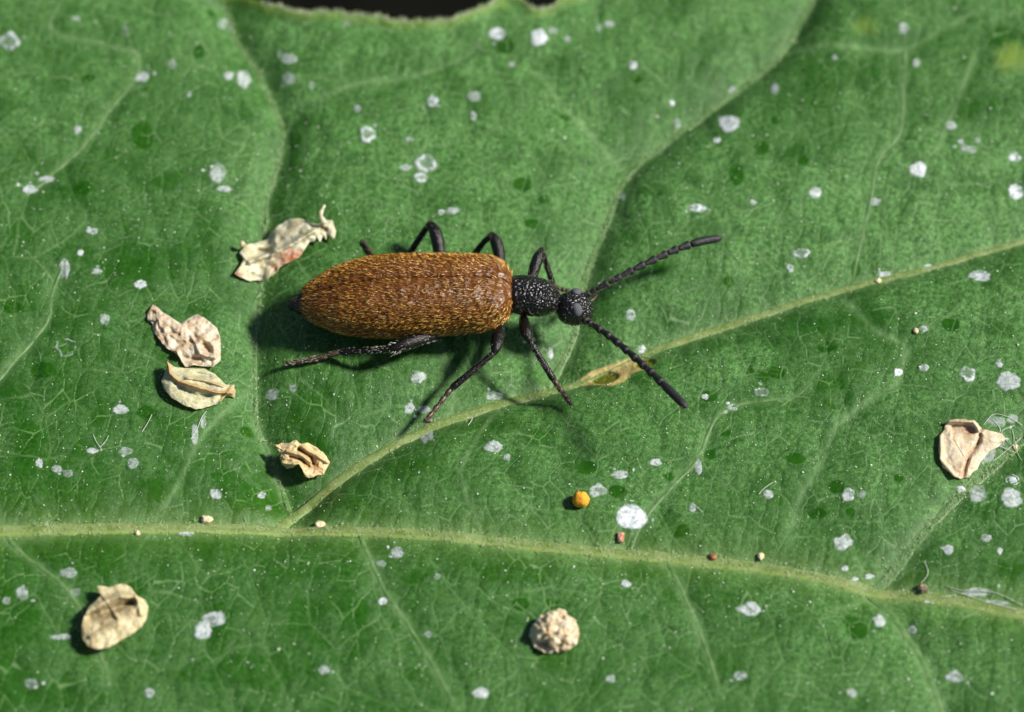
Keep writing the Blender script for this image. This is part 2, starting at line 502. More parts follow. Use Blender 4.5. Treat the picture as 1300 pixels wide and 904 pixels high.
VP = []
ASYM = {1: (2.1, 0.75), 2: (2.2, 0.9), 3: (0.8, 1.3), 6: (1.6, 0.8)}   # a valley's flanks differ: (one side, other side) of the running direction
Z = 0.07 * (fbm(GX * 0.55 + 3, GY * 0.55, 3, 2) - 0.5)
vein_mask = np.zeros_like(Z)
yellow = np.zeros_like(Z)
near = np.full(Z.shape, 9.0)
wob = 0.012
WX = GX + 0.10 * (fbm(GX * 4, GY * 4, 91, 4) - 0.5)
WY = GY + 0.10 * (fbm(GX * 4, GY * 4, 92, 4) - 0.5)
for name, pts, w0, w1, dep, vw in VEINS:
    if w0 < 3: dep *= 0.5
    p = plane_pt([q[0] for q in pts], [q[1] for q in pts])[:, :2]
    nn = max(14, int(np.linalg.norm(np.diff(p, axis=0), axis=1).sum() / 0.035))
    sp = spline(p, nn)
    if w0 < 5:                                   # finer veins wander a little
        s = np.arange(nn) * 0.035
        sp = sp + 0.010 * np.stack([fbm(s * 9, s * 0 + len(VP), 4, 3) - 0.5, fbm(s * 9, s * 0 + len(VP), 8, 3) - 0.5], -1)
    VP.append(sp)
    lo = sp.min(0) - 0.6; hi = sp.max(0) + 0.6
    ci = np.where((xs > lo[0]) & (xs < hi[0]))[0]
    if len(ci) == 0: continue
    sl = slice(ci[0], ci[-1] + 1)
    sub = sp[:: max(1, nn // 60)] if nn > 60 else sp
    if not np.allclose(sub[-1], sp[-1]): sub = np.vstack([sub, sp[-1]])
    d, side, par = seg_dist(GX[:, sl], GY[:, sl], sub)
    fade = smooth(0, 0.06, par) * (1 - smooth(0.86, 1.0, par)) if name != 'midrib' else 1.0
    if dep >= 0.04: fade = smooth(0, 0.05, par)
    asym = ASYM.get(len(VP) - 1, (1.0, 1.0)); vws = vw * (0.5 * (asym[0] + asym[1]) + 0.5 * (asym[0] - asym[1]) * np.clip(side, -1, 1))
    Z[:, sl] -= dep * np.exp(-(np.sqrt(d * d + 7e-4) - 0.02646) / vws) * (0.35 + 0.65 * fade) * smooth(0.6, 0.30, d)
    wpx = (w0 + (w1 - w0) * par) * PX
    vein_mask[:, sl] = np.maximum(vein_mask[:, sl], (0.75 if w0 > 7 else 0.50) * np.exp(-(d / (wpx * (1.3 if w0 > 7 else 2.0) + 0.003)) ** 1.6) * (0.4 + 0.6 * fade) * (0.55 + 0.45 * smooth(0.35, 0.6, fbm(GX[:, sl] * 12, GY[:, sl] * 12, 44, 3))))
    if name == 'midrib':
        yellow[:, sl] = np.maximum(yellow[:, sl], 0.30 * np.exp(-d / 0.05))
    near[:, sl] = np.minimum(near[:, sl], d)

# lobes of tissue: tertiary cushions and the fine network inside them (cells drawn out along the leaf's short direction)
U = WX * 0.96 + WY * 0.28; V = -WX * 0.28 + WY * 0.96
e1 = voronoi_edge(U * 5.4, V * 3.1, 21)
Z += 0.0055 * (smooth(0, 0.60, e1) - 0.7)
U2 = WX * 0.97 - WY * 0.22; V2 = WX * 0.22 + WY * 0.97
e2 = voronoi_edge(U2 * 16.0, V2 * 6.0, 33)
Z += 0.0016 * (smooth(0, 0.50, e2) - 0.6)
e3 = voronoi_edge(WX * 40, WY * 34, 47)
Z += 0.0007 * smooth(0, 0.4, e3)
patch = fbm(GX * 2.2, GY * 2.2, 61, 3)
vein_mask = np.maximum(vein_mask, 0.30 * smooth(0.042, 0.0, e1) * smooth(0.35, 0.6, fbm(GX * 3, GY * 3, 71, 3)))
vein_mask = np.maximum(vein_mask, 0.62 * smooth(0.050, 0.0, e2) * smooth(0.30, 0.55, fbm(GX * 11, GY * 11, 72, 3)))
vein_mask = np.maximum(vein_mask, 0.18 * smooth(0.12, 0.0, e3) * smooth(0.32, 0.55, fbm(GX * 9, GY * 9, 73, 3)))
Z += 0.0014 * (fbm(GX * 22, GY * 22, 81, 3) - 0.5)
# the blade droops beyond the part in view
Z -= 0.10 * np.clip(np.abs(GX) - 2.2, 0, 9) ** 2 + 0.16 * np.clip(-1.9 - GY, 0, 9) ** 2

# wax bloom with a painted sheen gradient, broken by rubbed dark patches
wax_sheen = 0.26 + 0.30 * smooth(0.30, 0.62, fbm(GX * 1.6 + 5, GY * 1.6, 101, 4)) + 0.34 * smooth(0.32, 0.62, fbm(GX * 7, GY * 7, 102, 5))
wax_sheen *= 0.70 + 0.30 * smooth(0.03, 0.30, e2)
wax_sheen *= 0.52 + 0.66 * smooth(-1.8, 1.4, 0.7 * GX + 0.8 * GY)  # paler towards upper right: sheen and light falloff painted into the colour
px_of = lambda X, Y: None
DARK = [(181, 173, 16, 20), (108, 238, 13, 9), (252, 66, 9, 11), (111, 100, 9, 6), (269, 10, 7, 6), (640, 55, 14, 12), (808, 95, 8, 6), (719, 143, 10, 6), (663, 228, 12, 9),
        (690, 246, 8, 6), (675, 275, 12, 7), (825, 238, 22, 9), (968, 188, 11, 10), (1020, 204, 9, 8), (935, 220, 9, 14), (986, 153, 8, 7), (922, 305, 8, 26), (926, 345, 8, 8),
        (1222, 225, 5, 4), (1207, 414, 11, 10), (1050, 440, 14, 7), (968, 475, 9, 7), (952, 468, 8, 6), (900, 498, 14, 9), (1088, 325, 6, 9), (55, 470, 15, 10), (14, 390, 12, 8),
        (185, 522, 16, 8), (313, 535, 11, 9), (10, 510, 26, 16), (1280, 724, 21, 14), (1038, 649, 13, 7), (1062, 616, 11, 8), (1080, 648, 7, 6), (922, 547, 7, 5), (900, 572, 8, 6),
        (1010, 580, 15, 8), (1142, 606, 8, 6), (1250, 683, 18, 8), (1085, 402, 50, 12), (1010, 405, 60, 12), (905, 425, 40, 12), (640, 720, 45, 20), (660, 765, 12, 9), (700, 765, 9, 6),
        (450, 790, 26, 40), (90, 700, 60, 14), (290, 690, 70, 12), (985, 470, 10, 8), (1085, 795, 16, 16), (745, 590, 12, 8), (690, 550, 26, 14), (385, 145, 18, 14), (372, 190, 12, 40),
        (356, 240, 10, 26), (1150, 725, 22, 12), (850, 600, 9, 6), (785, 620, 10, 7), (865, 668, 14, 8), (620, 525, 50, 12), (785, 470, 60, 10), (40, 570, 20, 30), (820, 330, 30, 12)]
rub = np.zeros_like(wax_sheen)
nz = fbm(GX * 14, GY * 14, 111, 4) - 0.5
for (cx, cy, rx, ry) in DARK:
    c = plane_pt(cx, cy)
    ex = (GX - c[0]) / (rx * PX); ey = (GY - c[1]) / (ry * PX / math.sin(ELEV))
    r = np.sqrt(ex * ex + ey * ey)
    big = rx > 17 or ry > 24
    rub = np.maximum(rub, (0.75 * smooth(1.5, 0.3, r + 2.0 * nz) if big else 0.95 * smooth(1.12, 0.82, r + 0.8 * nz)))
rub = np.maximum(rub, 0.50 * smooth(0.60, 0.68, fbm(GX * 9.0, GY * 9.0, 121, 5)))
wax_sheen = np.clip(wax_sheen * (1 - rub), 0, 1)

# eaten scar on the side vein
scar = np.zeros_like(wax_sheen); window = np.zeros_like(wax_sheen)
RIM = [(732, 459), (752, 448), (775, 441), (800, 434), (822, 438), (834, 444), (822, 454), (803, 460), (792, 472), (778, 478), (755, 471)]
rimp = plane_pt([r[0] for r in RIM], [r[1] for r in RIM])[:, :2]
reg = (GX > rimp[:, 0].min() - .1) & (GX < rimp[:, 0].max() + .1) & (GY > rimp[:, 1].min() - .1) & (GY < rimp[:, 1].max() + .1)
rx_, ry_ = GX[reg] + 0.012 * nz[reg], GY[reg] + 0.012 * nz[reg]
ins = np.zeros(rx_.shape, bool)
for i in range(len(rimp)):
    a = rimp[i]; b = rimp[(i + 1) % len(rimp)]
    c = ((a[1] > ry_) != (b[1] > ry_)) & (rx_ < (b[0] - a[0]) * (ry_ - a[1]) / (b[1] - a[1] + 1e-12) + a[0])
    ins ^= c
dd, _, _ = seg_dist(rx_, ry_, np.vstack([rimp, rimp[:1]]))
sd = np.where(ins, dd, -dd) / PX
sc_ = smooth(-3.5, 0.5, sd) * 0.85
wn_ = np.zeros_like(sd)
for (cx, cy, rx, ry) in ((769, 460, 19, 13), (820, 445, 14, 9)):
    c = plane_pt(cx, cy)
    r = np.hypot((rx_ - c[0]) / (rx * PX), (ry_ - c[1]) / (ry * PX / math.sin(ELEV)))
    wn_ = np.maximum(wn_, smooth(1.1, 0.75, r))
scar[reg] = sc_; window[reg] = wn_
Z[reg] += 0.003 * smooth(-8, -1, sd) * (1 - wn_) - 0.009 * wn_
for (cx, cy, r_, a_) in ((1280, 72, 26, 0.7), (1095, 34, 18, 0.5), (640, 6, 12, 0.5)):
    c = plane_pt(cx, cy); r = np.hypot(GX - c[0], GY - c[1]) / (r_ * PX)
    yellow = np.maximum(yellow, a_ * smooth(1.2, 0.1, r + 1.2 * nz))
edge_d = np.abs(yt[None] - GY)
yellow = np.maximum(yellow, 0.55 * smooth(0.05, 0.0, edge_d))
Z += 0.012 * smooth(0.05, 0.0, edge_d)


def leaf_z(x, y):
    x = np.atleast_1d(np.asarray(x, float)); y = np.atleast_1d(np.asarray(y, float))
    c = np.clip(np.searchsorted(xs, x) - 1, 0, NC - 2)
    fx = np.clip((x - xs[c]) / (xs[c + 1] - xs[c]), 0, 1)
    out = np.zeros(x.shape)
    for k, wgt in ((0, 1 - fx), (1, fx)):
        cc = c + k
        m = ym[cc]; fine = y >= m
        rf = np.where(fine, 50 + (y - m) / np.maximum(yt[cc] - m, 1e-6) * 799, (y - yb[cc]) / np.maximum(m - yb[cc], 1e-6) * 50)
        rf = np.clip(rf, 0, NR - 1.001); r0 = np.floor(rf).astype(int); fr = rf - r0
        out += wgt * (Z[r0, cc] * (1 - fr) + Z[r0 + 1, cc] * fr)
    return out


def at(px, py, h=0.0):
    """point h cm above the leaf surface that lies on the sight line of a photo pixel; arrays allowed"""
    px = np.atleast_1d(np.asarray(px, float)); py = np.atleast_1d(np.asarray(py, float)); h = np.broadcast_to(np.asarray(h, float), px.shape)
    d = ray(px, py)
    z = np.zeros(px.shape)
    for _ in range(6):
        t = (z + h - CAM[2]) / d[:, 2]
        P = CAM + d * t[:, None]
        z = leaf_z(P[:, 0], P[:, 1])
    t = (z + h - CAM[2]) / d[:, 2]
    return CAM + d * t[:, None]


def on_leaf(px, py):
    return at(px, py, 0.0)[0]


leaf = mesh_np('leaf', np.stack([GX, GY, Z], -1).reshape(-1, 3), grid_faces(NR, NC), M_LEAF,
               attrs={'wax_sheen': wax_sheen, 'vein': vein_mask, 'yellow': yellow, 'scar': scar, 'window': window})
tag(leaf, 'broad green veined leaf spotted with white residue, under the brown beetle', 'leaf')

# raised ribs lying in the valleys
for (name, pts, w0, w1, dep, vw), sp in zip(VEINS, VP):
    m = (sp[:, 0] > -4.1) & (sp[:, 0] < 4.4) & (sp[:, 1] < y_top(sp[:, 0]) - 0.01)
    sp = sp[m]
    if len(sp) < 4 or w0 < 2.3: continue
    n = len(sp)
    T = np.gradient(sp, axis=0); T /= np.linalg.norm(T, axis=1)[:, None]
    S = np.stack([-T[:, 1], T[:, 0]], -1)
    u = np.linspace(0, 1, n)
    w = (w0 + (w1 - w0) * u) * PX * (0.85 + 0.3 * fbm(u * n * 0.4, u * 0 + w0, 5, 2))
    if w0 < 7: w = w * 1.15
    if name != 'midrib':
        w = w * (0.25 + 0.75 * smooth(1.0, 0.9, u))
    if w0 == 8.0: w = w * (1 - 0.75 * np.exp(-((sp[:, 0] - 0.36) / 0.12) ** 4))
    prof = np.linspace(-1, 1, 9)
    zc = leaf_z(sp[:, 0], sp[:, 1])
    kern = np.ones(5) / 5
    zc = np.convolve(np.pad(zc, 2, 'edge'), kern, 'valid')
    rows = []
    for pq in prof:
        q = sp + S * (pq * w)[:, None]
        hgt = w * (0.5 if w0 > 7 else 0.26) * (1 - pq * pq) ** 0.75
        if name == 'midrib':
            hgt = w * (0.30 * (1 - pq * pq) ** 0.5 + 0.16 * np.exp(-((pq + 0.55) / 0.25) ** 2) + 0.10 * np.exp(-((pq - 0.6) / 0.25) ** 2))
        lz = leaf_z(q[:, 0], q[:, 1])
        zz = (0.5 * zc + 0.5 * lz + hgt * 0.8) if abs(pq) < 0.99 else lz - 0.0012
        zz = np.maximum(zz, lz + hgt * 0.5) if abs(pq) < 0.99 else zz
        rows.append(np.column_stack([q, zz]))
    v = np.stack(rows, 1).reshape(-1, 3)
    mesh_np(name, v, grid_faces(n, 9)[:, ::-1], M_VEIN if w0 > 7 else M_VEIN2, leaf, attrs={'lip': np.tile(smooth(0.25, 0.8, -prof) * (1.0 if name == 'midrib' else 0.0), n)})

# leaf stalk going down into the ground
stalk = spline([(-4.2, -0.36, leaf_z(-4.15, -0.33)[0]), (-5.0, -0.4, -1.0), (-5.9, -0.3, -3.2), (-6.2, -0.2, -8), (-6.3, -0.1, -14.2)], 30)
v, f = tube_np(stalk, np.linspace(0.10, 0.2, 30), 12)
mesh_np('leaf_stalk', v, f, M_STEM, leaf)

# ------------------------------------------------------------------ white residue spots on the leaf
SPOTS = [  # px, py, rx, ry, strength, ring
    (12, 54, 13, 13, .7, 1), (96, 24, 6, 3, .6, 0), (283, 30, 8, 7, .5, 0), (182, 98, 9, 8, .85, 0), (219, 82, 5, 6, .6, 0), (309, 101, 10, 12, .85, 0), (290, 96, 8, 5, .8, 0),
    (240, 120, 3, 5, .8, 0), (366, 75, 10, 8, .5, 0), (367, 100, 10, 8, .42, 0), (395, 109, 4, 5, .5, 0), (277, 220, 11, 13, .75, 0), (284, 240, 10, 4, .8, 0), (98, 165, 5, 6, .8, 0),
    (58, 228, 13, 5, .7, 0), (38, 240, 11, 6, .75, 0), (116, 294, 9, 4, .85, 0), (631, 44, 11, 8, .95, 0), (684, 48, 12, 10, 1, 0), (702, 39, 7, 5, .6, 0), (650, 82, 5, 4, .6, 0),
    (774, 31, 7, 5, .6, 0), (760, 36, 3, 5, .6, 0), (803, 83, 6, 6, .9, 0), (853, 131, 4, 4, .9, 0), (860, 157, 5, 7, .5, 0), (549, 129, 8, 7, .9, 0), (602, 122, 9, 7, .6, 0),
    (601, 148, 4, 7, .6, 0), (454, 138, 5, 5, .8, 0), (466, 171, 10, 11, .7, 1), (541, 208, 13, 11, .7, 1), (534, 226, 9, 6, .85, 0), (515, 213, 8, 4, .5, 0), (574, 268, 11, 5, .7, 0),
    (560, 270, 5, 4, .6, 0), (520, 177, 6, 4, .4, 0), (983, 113, 6, 7, .8, 0), (930, 116, 5, 6, .6, 0), (925, 158, 14, 11, .9, 0), (910, 178, 5, 4, .8, 0), (1147, 36, 6, 7, .9, 0),
    (1163, 80, 5, 5, .6, 0), (1060, 73, 4, 4, .7, 0), (1034, 245, 8, 8, .95, 0), (1167, 215, 11, 10, 1, 0), (1288, 200, 8, 7, .95, 0), (1289, 243, 10, 10, .95, 0), (1207, 160, 7, 6, .85, 0),
    (1229, 190, 10, 5, .8, 0), (1220, 180, 4, 4, .7, 0), (1241, 178, 4, 4, .5, 0), (885, 264, 12, 5, .9, 0), (956, 257, 5, 3, .7, 0), (1111, 256, 7, 6, .8, 0), (1017, 322, 11, 7, .8, 1),
    (1003, 340, 5, 6, .7, 0), (1124, 349, 8, 5, .8, 0), (1178, 340, 6, 5, .8, 0), (1245, 350, 14, 8, .85, 0), (1140, 473, 6, 6, .95, 0), (1173, 467, 6, 5, .7, 0), (1228, 475, 10, 10, .75, 1),
    (1280, 484, 15, 12, .85, 0), (1268, 462, 5, 6, .7, 0), (1172, 418, 7, 5, .5, 0), (966, 498, 11, 7, .6, 1), (930, 517, 8, 5, .6, 0), (895, 504, 5, 4, .7, 0), (102, 321, 5, 4, .8, 0),
    (82, 342, 6, 13, .7, 0), (122, 345, 8, 4, .7, 0), (179, 361, 8, 6, .9, 0), (133, 405, 6, 8, .6, 0), (85, 442, 15, 12, .6, 2), (153, 520, 11, 7, .9, 0), (345, 501, 9, 8, .5, 0),
    (372, 493, 6, 5, .4, 0), (50, 588, 5, 7, .6, 0), (72, 596, 7, 6, .6, 0), (86, 601, 8, 5, .45, 0), (117, 573, 8, 4, .7, 0), (160, 573, 9, 6, .45, 0), (168, 588, 9, 7, .5, 0),
    (248, 552, 5, 14, .7, 0), (258, 536, 4, 10, .6, 0), (274, 627, 8, 8, .85, 0), (332, 629, 6, 5, .9, 0), (341, 645, 5, 4, .6, 0), (236, 677, 9, 5, .8, 0), (88, 727, 11, 7, .55, 0),
    (29, 752, 8, 11, .6, 0), (8, 763, 6, 5, .6, 0), (95, 752, 8, 6, .3, 0), (272, 786, 15, 11, .85, 0), (258, 800, 13, 12, .85, 0), (78, 809, 14, 4, .5, 0), (539, 552, 11, 10, .75, 0),
    (627, 567, 12, 9, .85, 0), (643, 581, 5, 5, .5, 0), (788, 603, 11, 6, .6, 0), (758, 622, 12, 9, .85, 0), (802, 657, 20, 16, 1.15, 0), (833, 587, 7, 5, .8, 0), (505, 702, 8, 8, .8, 0),
    (484, 716, 7, 5, .5, 0), (555, 732, 5, 4, .4, 0), (486, 764, 6, 5, .85, 0), (794, 741, 7, 5, .75, 0), (544, 805, 5, 5, .6, 0), (520, 519, 8, 8, .8, 0), (538, 520, 8, 6, .6, 0),
    (628, 503, 12, 6, .9, 0), (531, 480, 10, 8, .75, 0), (699, 449, 4, 10, .8, 0), (800, 400, 7, 8, .9, 0), (815, 444, 6, 6, .9, 0), (887, 594, 5, 10, .75, 0), (975, 628, 7, 6, .85, 0), (1077, 628, 9, 8, .9, 0),
    (1095, 628, 6, 6, .5, 0), (879, 645, 5, 6, .7, 0), (1069, 689, 15, 10, .7, 0), (1203, 698, 7, 7, .6, 0), (952, 773, 14, 9, .85, 0), (940, 773, 8, 4, .7, 0), (1116, 788, 8, 8, .7, 0),
    (1158, 800, 7, 6, .7, 0), (1181, 761, 9, 5, .9, 0), (1285, 609, 9, 7, .95, 2), (1285, 609, 6, 5, .95, 0), (1241, 627, 12, 10, .85, 0), (1284, 632, 15, 12, .9, 0), (1220, 622, 7, 5, .95, 0),
    (1269, 700, 4, 5, .85, 0), (1252, 683, 8, 5, .6, 0), (1240, 752, 20, 6, .55, 0), (1262, 766, 20, 4, .7, 0), (1072, 722, 5, 4, .9, 0), (1085, 735, 5, 3, .8, 0), (1104, 732, 7, 4, .6, 0),
    (1255, 575, 10, 12, .45, 0), (1268, 560, 8, 8, .5, 0), (1265, 535, 12, 7, .5, 0), (1285, 532, 8, 6, .5, 0), (940, 858, 9, 7, .7, 0), (410, 850, 8, 6, .6, 0), (610, 880, 11, 8, .7, 0), (1210, 860, 12, 8, .7, 0),
    (40, 868, 10, 7, .6, 0), (775, 862, 6, 5, .7, 0), (1080, 880, 7, 6, .7, 0), (190, 880, 6, 6, .6, 0), (720, 50, 4, 4, .5, 0), (440, 30, 5, 4, .3, 0), (160, 40, 4, 8, .3, 0), (790, 250, 4, 5, .4, 0),
]
for (cx, cy, rx, ry, st, ring) in list(SPOTS):                    # flecks that broke off the larger crusts
    for j in range(random.choice((0, 0, 1, 1, 2)) if rx > 7 else 0):
        a_ = random.uniform(0, 6.28); q_ = random.uniform(1.2, 1.9)
        SPOTS.append((cx + rx * q_ * math.cos(a_), cy + ry * q_ * math.sin(a_), random.uniform(1.4, 3.4), random.uniform(1.2, 2.8), random.uniform(0.5, 0.9), 0))
for i, (cx, cy, rx, ry, st, ring) in enumerate(SPOTS):
    NA, NRG = 40, 9
    th = np.linspace(0, 2 * np.pi, NA, endpoint=False)
    out = 0.97 + 0.62 * (fbm(1.2 * np.cos(th) + i * 7.7, 1.2 * np.sin(th) + i * 3.1, 200, 2) - 0.5) + 0.30 * (fbm(3.5 * np.cos(th) + i, 3.5 * np.sin(th), 201, 3) - 0.5)
    if st > 1: out = 0.5 * out + 0.5
    st = st * (0.62 + 0.38 * hash2(np.array(float(i)), np.array(3.0), 5)) if st < 0.95 else st
    rr = np.linspace(0, 1, NRG)
    R_, T_ = np.meshgrid(rr, th, indexing='ij')
    k = R_ * out[None]
    P = at((cx + 1.03 * rx * k * np.cos(T_)).ravel(), (cy + 1.03 * ry * k * np.sin(T_)).ravel(), 0.0)
    crust = 0.0008 + 0.0018 * (1 - R_ ** 3).ravel() * min(st, 1)
    if ring:
        a = smooth(0.35, 0.7, R_) * smooth(1.0, 0.85, R_)
        if ring == 2: a = smooth(0.72, 0.84, R_) * smooth(1.0, 0.92, R_) * smooth(0.35, 0.6, fbm(np.cos(T_) * 2 + i, np.sin(T_) * 2, 9, 2))
        else: a = np.maximum(a * (0.4 + 0.9 * smooth(0.35, 0.6, fbm(np.cos(T_) * 1.5 + i, np.sin(T_) * 1.5, 9, 2))), 0.22 * (R_ < 0.8))
        crust = 0.0016 + 0.003 * a.ravel()
    else:
        a = smooth(1.0, 0.80, R_) * (1 - (0.55 if i % 3 else 0.2) * smooth(0.50, 0.62, fbm(R_ * np.cos(T_) * 1.6 + i * 5.1, R_ * np.sin(T_) * 1.6, 77, 3)))
    P[:, 2] = P[:, 2] + crust * smooth(1.02, 0.8, R_).ravel() + 0.0008
    mesh_np('residue_spot', P, grid_faces(NRG, NA, True), M_FILM, leaf, attrs={'film': (a * st * 0.92).ravel()})

# ------------------------------------------------------------------ fine hairs of the leaf and dust lying on it
n = 900
hx = RNG.uniform(330, 720, n); gpx = plane_pt(hx, np.zeros(n))[:, 0]
root = np.column_stack([gpx, y_top(gpx) - RNG.uniform(0, 0.012, n), np.zeros(n)])
root[:, 2] = leaf_z(root[:, 0], root[:, 1])
dr = np.column_stack([RNG.normal(0, 0.35, n), RNG.uniform(0.5, 1.1, n), RNG.uniform(0.0, 0.8, n)])
v1, f1 = hairs_np(root, dr, np.tile([[0, 0, 1.0]], (n, 1)), RNG.uniform(4, 9, n) * PX, np.full(n, 0.45 * PX))
tag(mesh_np('margin_hairs', v1, f1, M_LEAFHAIR, leaf), kind='stuff')
rt = []
for (name, pts, w0, w1, dep, vw), sp in zip(VEINS[:5], VP[:5]):
    k = 1500 if name == 'midrib' else 420
    sel = sp[(np.abs(sp[:, 0]) < 2.0) & (np.abs(sp[:, 1]) < 1.8)]
    i = RNG.integers(0, len(sel), k)
    rt.append(sel[i] + RNG.normal(0, w0 * PX * 0.8, (k, 2)))
rt = np.vstack(rt); n = len(rt)
root = np.column_stack([rt, leaf_z(rt[:, 0], rt[:, 1]) + 0.004])
dr = np.column_stack([RNG.normal(0.3, 0.5, n), RNG.normal(0.2, 0.6, n), RNG.uniform(0.3, 1.0, n)])
v1, f1 = hairs_np(root, dr, np.tile([[0, 0, 1.0]], (n, 1)), RNG.uniform(3, 7, n) * PX, np.full(n, 0.40 * PX))
tag(mesh_np('vein_hairs', v1, f1, M_LEAFHAIR, leaf), kind='stuff')

n = 15000
x = RNG.uniform(-2.05, 2.05, n); y = RNG.uniform(-1.7, 1.75, n)
ok = (y < y_top(x) - 0.02) & (vnoise(x * 2.2, y * 2.2, 300) * 0.75 + 0.25 > RNG.uniform(0, 1, n))
x = x[ok]; y = y[ok]; n = len(x)
sz = PX * (0.30 + 0.70 * RNG.random(n) ** 3.0)
big = RNG.random(n) > 0.975; sz[big] *= 1.9
octa = np.array([(1, 0, 0), (0, 1, 0), (-1, 0, 0), (0, -1, 0), (0, 0, 1), (0, 0, -1)], float)
jit = 1 + 0.5 * (RNG.random((n, 6, 1)) - 0.5)
sc3 = np.stack([sz * RNG.uniform(0.7, 2.2, n), sz * RNG.uniform(0.7, 1.7, n), sz * 0.8], -1)
loc = octa[None] * jit * sc3[:, None, :]
an = RNG.uniform(0, np.pi, n); ca, sa = np.cos(an)[:, None], np.sin(an)[:, None]
lx = loc[..., 0] * ca - loc[..., 1] * sa; ly = loc[..., 0] * sa + loc[..., 1] * ca
base = np.column_stack([x, y, leaf_z(x, y) + sz * 0.4])
V = base[:, None, :] + np.stack([lx, ly, loc[..., 2]], -1)
of = np.array([(0, 1, 4), (1, 2, 4), (2, 3, 4), (3, 0, 4), (1, 0, 5), (2, 1, 5), (3, 2, 5), (0, 3, 5)])
F = ((np.arange(n) * 6)[:, None, None] + of[None]).reshape(-1, 3)
dust = mesh_np('dust', V.reshape(-1, 3), F, M_SPECK, smooth_shade=False)
tag(dust, 'fine pale dust specks scattered over the green leaf', 'dust', kind='stuff')


# ------------------------------------------------------------------ dry flakes
def polyd(px, py, line):
    return seg_dist(px, py, np.asarray(line, float))[0]


def flake(name, label, category, outline, origin, scale, spine, heights, amp, folds, tints, material, seed, dome=6.0, rim=0.0, group=None, lump=5.0, lsc=7.0):
    o = np.array(outline, float) / scale + np.array(origin, float)
    o = np.vstack([o, o[:1]])
    NA, NRG = 150, 26
    seg = np.linalg.norm(np.diff(o, axis=0), axis=1); cum = np.concatenate([[0], np.cumsum(seg)]) / seg.sum()
    tt = np.linspace(0, 1, NA, endpoint=False)
    bx = np.interp(tt, cum, o[:, 0]); by = np.interp(tt, cum, o[:, 1])
    jx = 2.2 * (fbm(tt * 37, tt * 0 + seed, 3, 3) - 0.5); jy = 2.2 * (fbm(tt * 37, tt * 0 + seed, 7, 3) - 0.5)
    bx = bx + jx; by = by + jy
    a, b = [np.array(q, float) / scale + np.array(origin, float) for q in spine]
    d = b - a; t = np.clip(((bx - a[0]) * d[0] + (by - a[1]) * d[1]) / (d ** 2).sum(), 0, 1)
    sx = a[0] + t * d[0]; sy = a[1] + t * d[1]
    s = np.linspace(0, 1, NRG)[:, None]           # 0 at the spine, 1 at the rim
    X = sx[None] + (bx - sx)[None] * s; Y = sy[None] + (by - sy)[None] * s
    u = np.clip((X - X.min()) / (X.max() - X.min()), 0, 1)
    h = heights[0] + (heights[1] - heights[0]) * u
    h = h + dome * (1 - s ** 2) + rim * smooth(0.75, 1.0, s)
    rn = 0.6 - np.abs(2 * fbm(X / 19 + seed, Y / 19, seed, 3) - 1) * 1.6
    h = h + amp * rn + lump * (fbm(X / lsc + seed, Y / lsc, seed + 3, 3) - 0.5)
    tint = np.zeros_like(X)
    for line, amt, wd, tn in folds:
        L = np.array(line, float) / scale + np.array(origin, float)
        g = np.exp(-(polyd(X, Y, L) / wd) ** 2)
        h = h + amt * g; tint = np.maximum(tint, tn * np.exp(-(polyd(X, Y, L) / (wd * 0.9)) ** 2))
    for (cx, cy, r, tn) in tints:
        q = np.array([cx, cy], float) / scale + np.array(origin, float)
        dd = np.hypot(X - q[0], Y - q[1]) / (r / scale)
        tint = np.maximum(tint, tn * smooth(1.2, 0.2, dd + 0.9 * (fbm(X / 5, Y / 5, 55, 3) - 0.5)))
    h = np.maximum(h, 0.8)
    P = at(X.ravel(), Y.ravel(), h.ravel() * PX)
    ob = mesh_np(name, P, grid_faces(NRG, NA, True), material, attrs={'tint': tint})
    md = ob.modifiers.new('thickness', 'SOLIDIFY'); md.thickness = 0.6 * PX; md.offset = -1
    tag(ob, label, category, group)
    return ob


GRAN = []


CRE = (0.66, 0.58, 0.40); TAN = (0.40, 0.24, 0.09)
H1 = mat_husk('husk_membrane', (0.78, 0.77, 0.58), (0.60, 0.52, 0.28), (0.62, 0.17, 0.07))
H2 = mat_husk('husk_crumb', (0.83, 0.76, 0.60), (0.58, 0.42, 0.24), (0.50, 0.29, 0.12))
H3 = mat_husk('husk_seed', (0.72, 0.68, 0.38), (0.46, 0.45, 0.32), (0.66, 0.34, 0.08))
H4 = mat_husk('husk_folded', (0.80, 0.70, 0.38), (0.66, 0.46, 0.20), (0.52, 0.24, 0.07))
H5 = mat_husk('husk_bract', (0.83, 0.75, 0.56), (0.74, 0.58, 0.36), (0.48, 0.23, 0.08))
H6 = mat_husk('husk_cup', (0.76, 0.70, 0.42), (0.62, 0.48, 0.24), (0.30, 0.20, 0.08))
H7 = mat_husk('husk_clump', (0.85, 0.79, 0.60), (0.70, 0.52, 0.28), (0.62, 0.40, 0.16))
GRP = 'dry plant flakes scattered on the leaf'

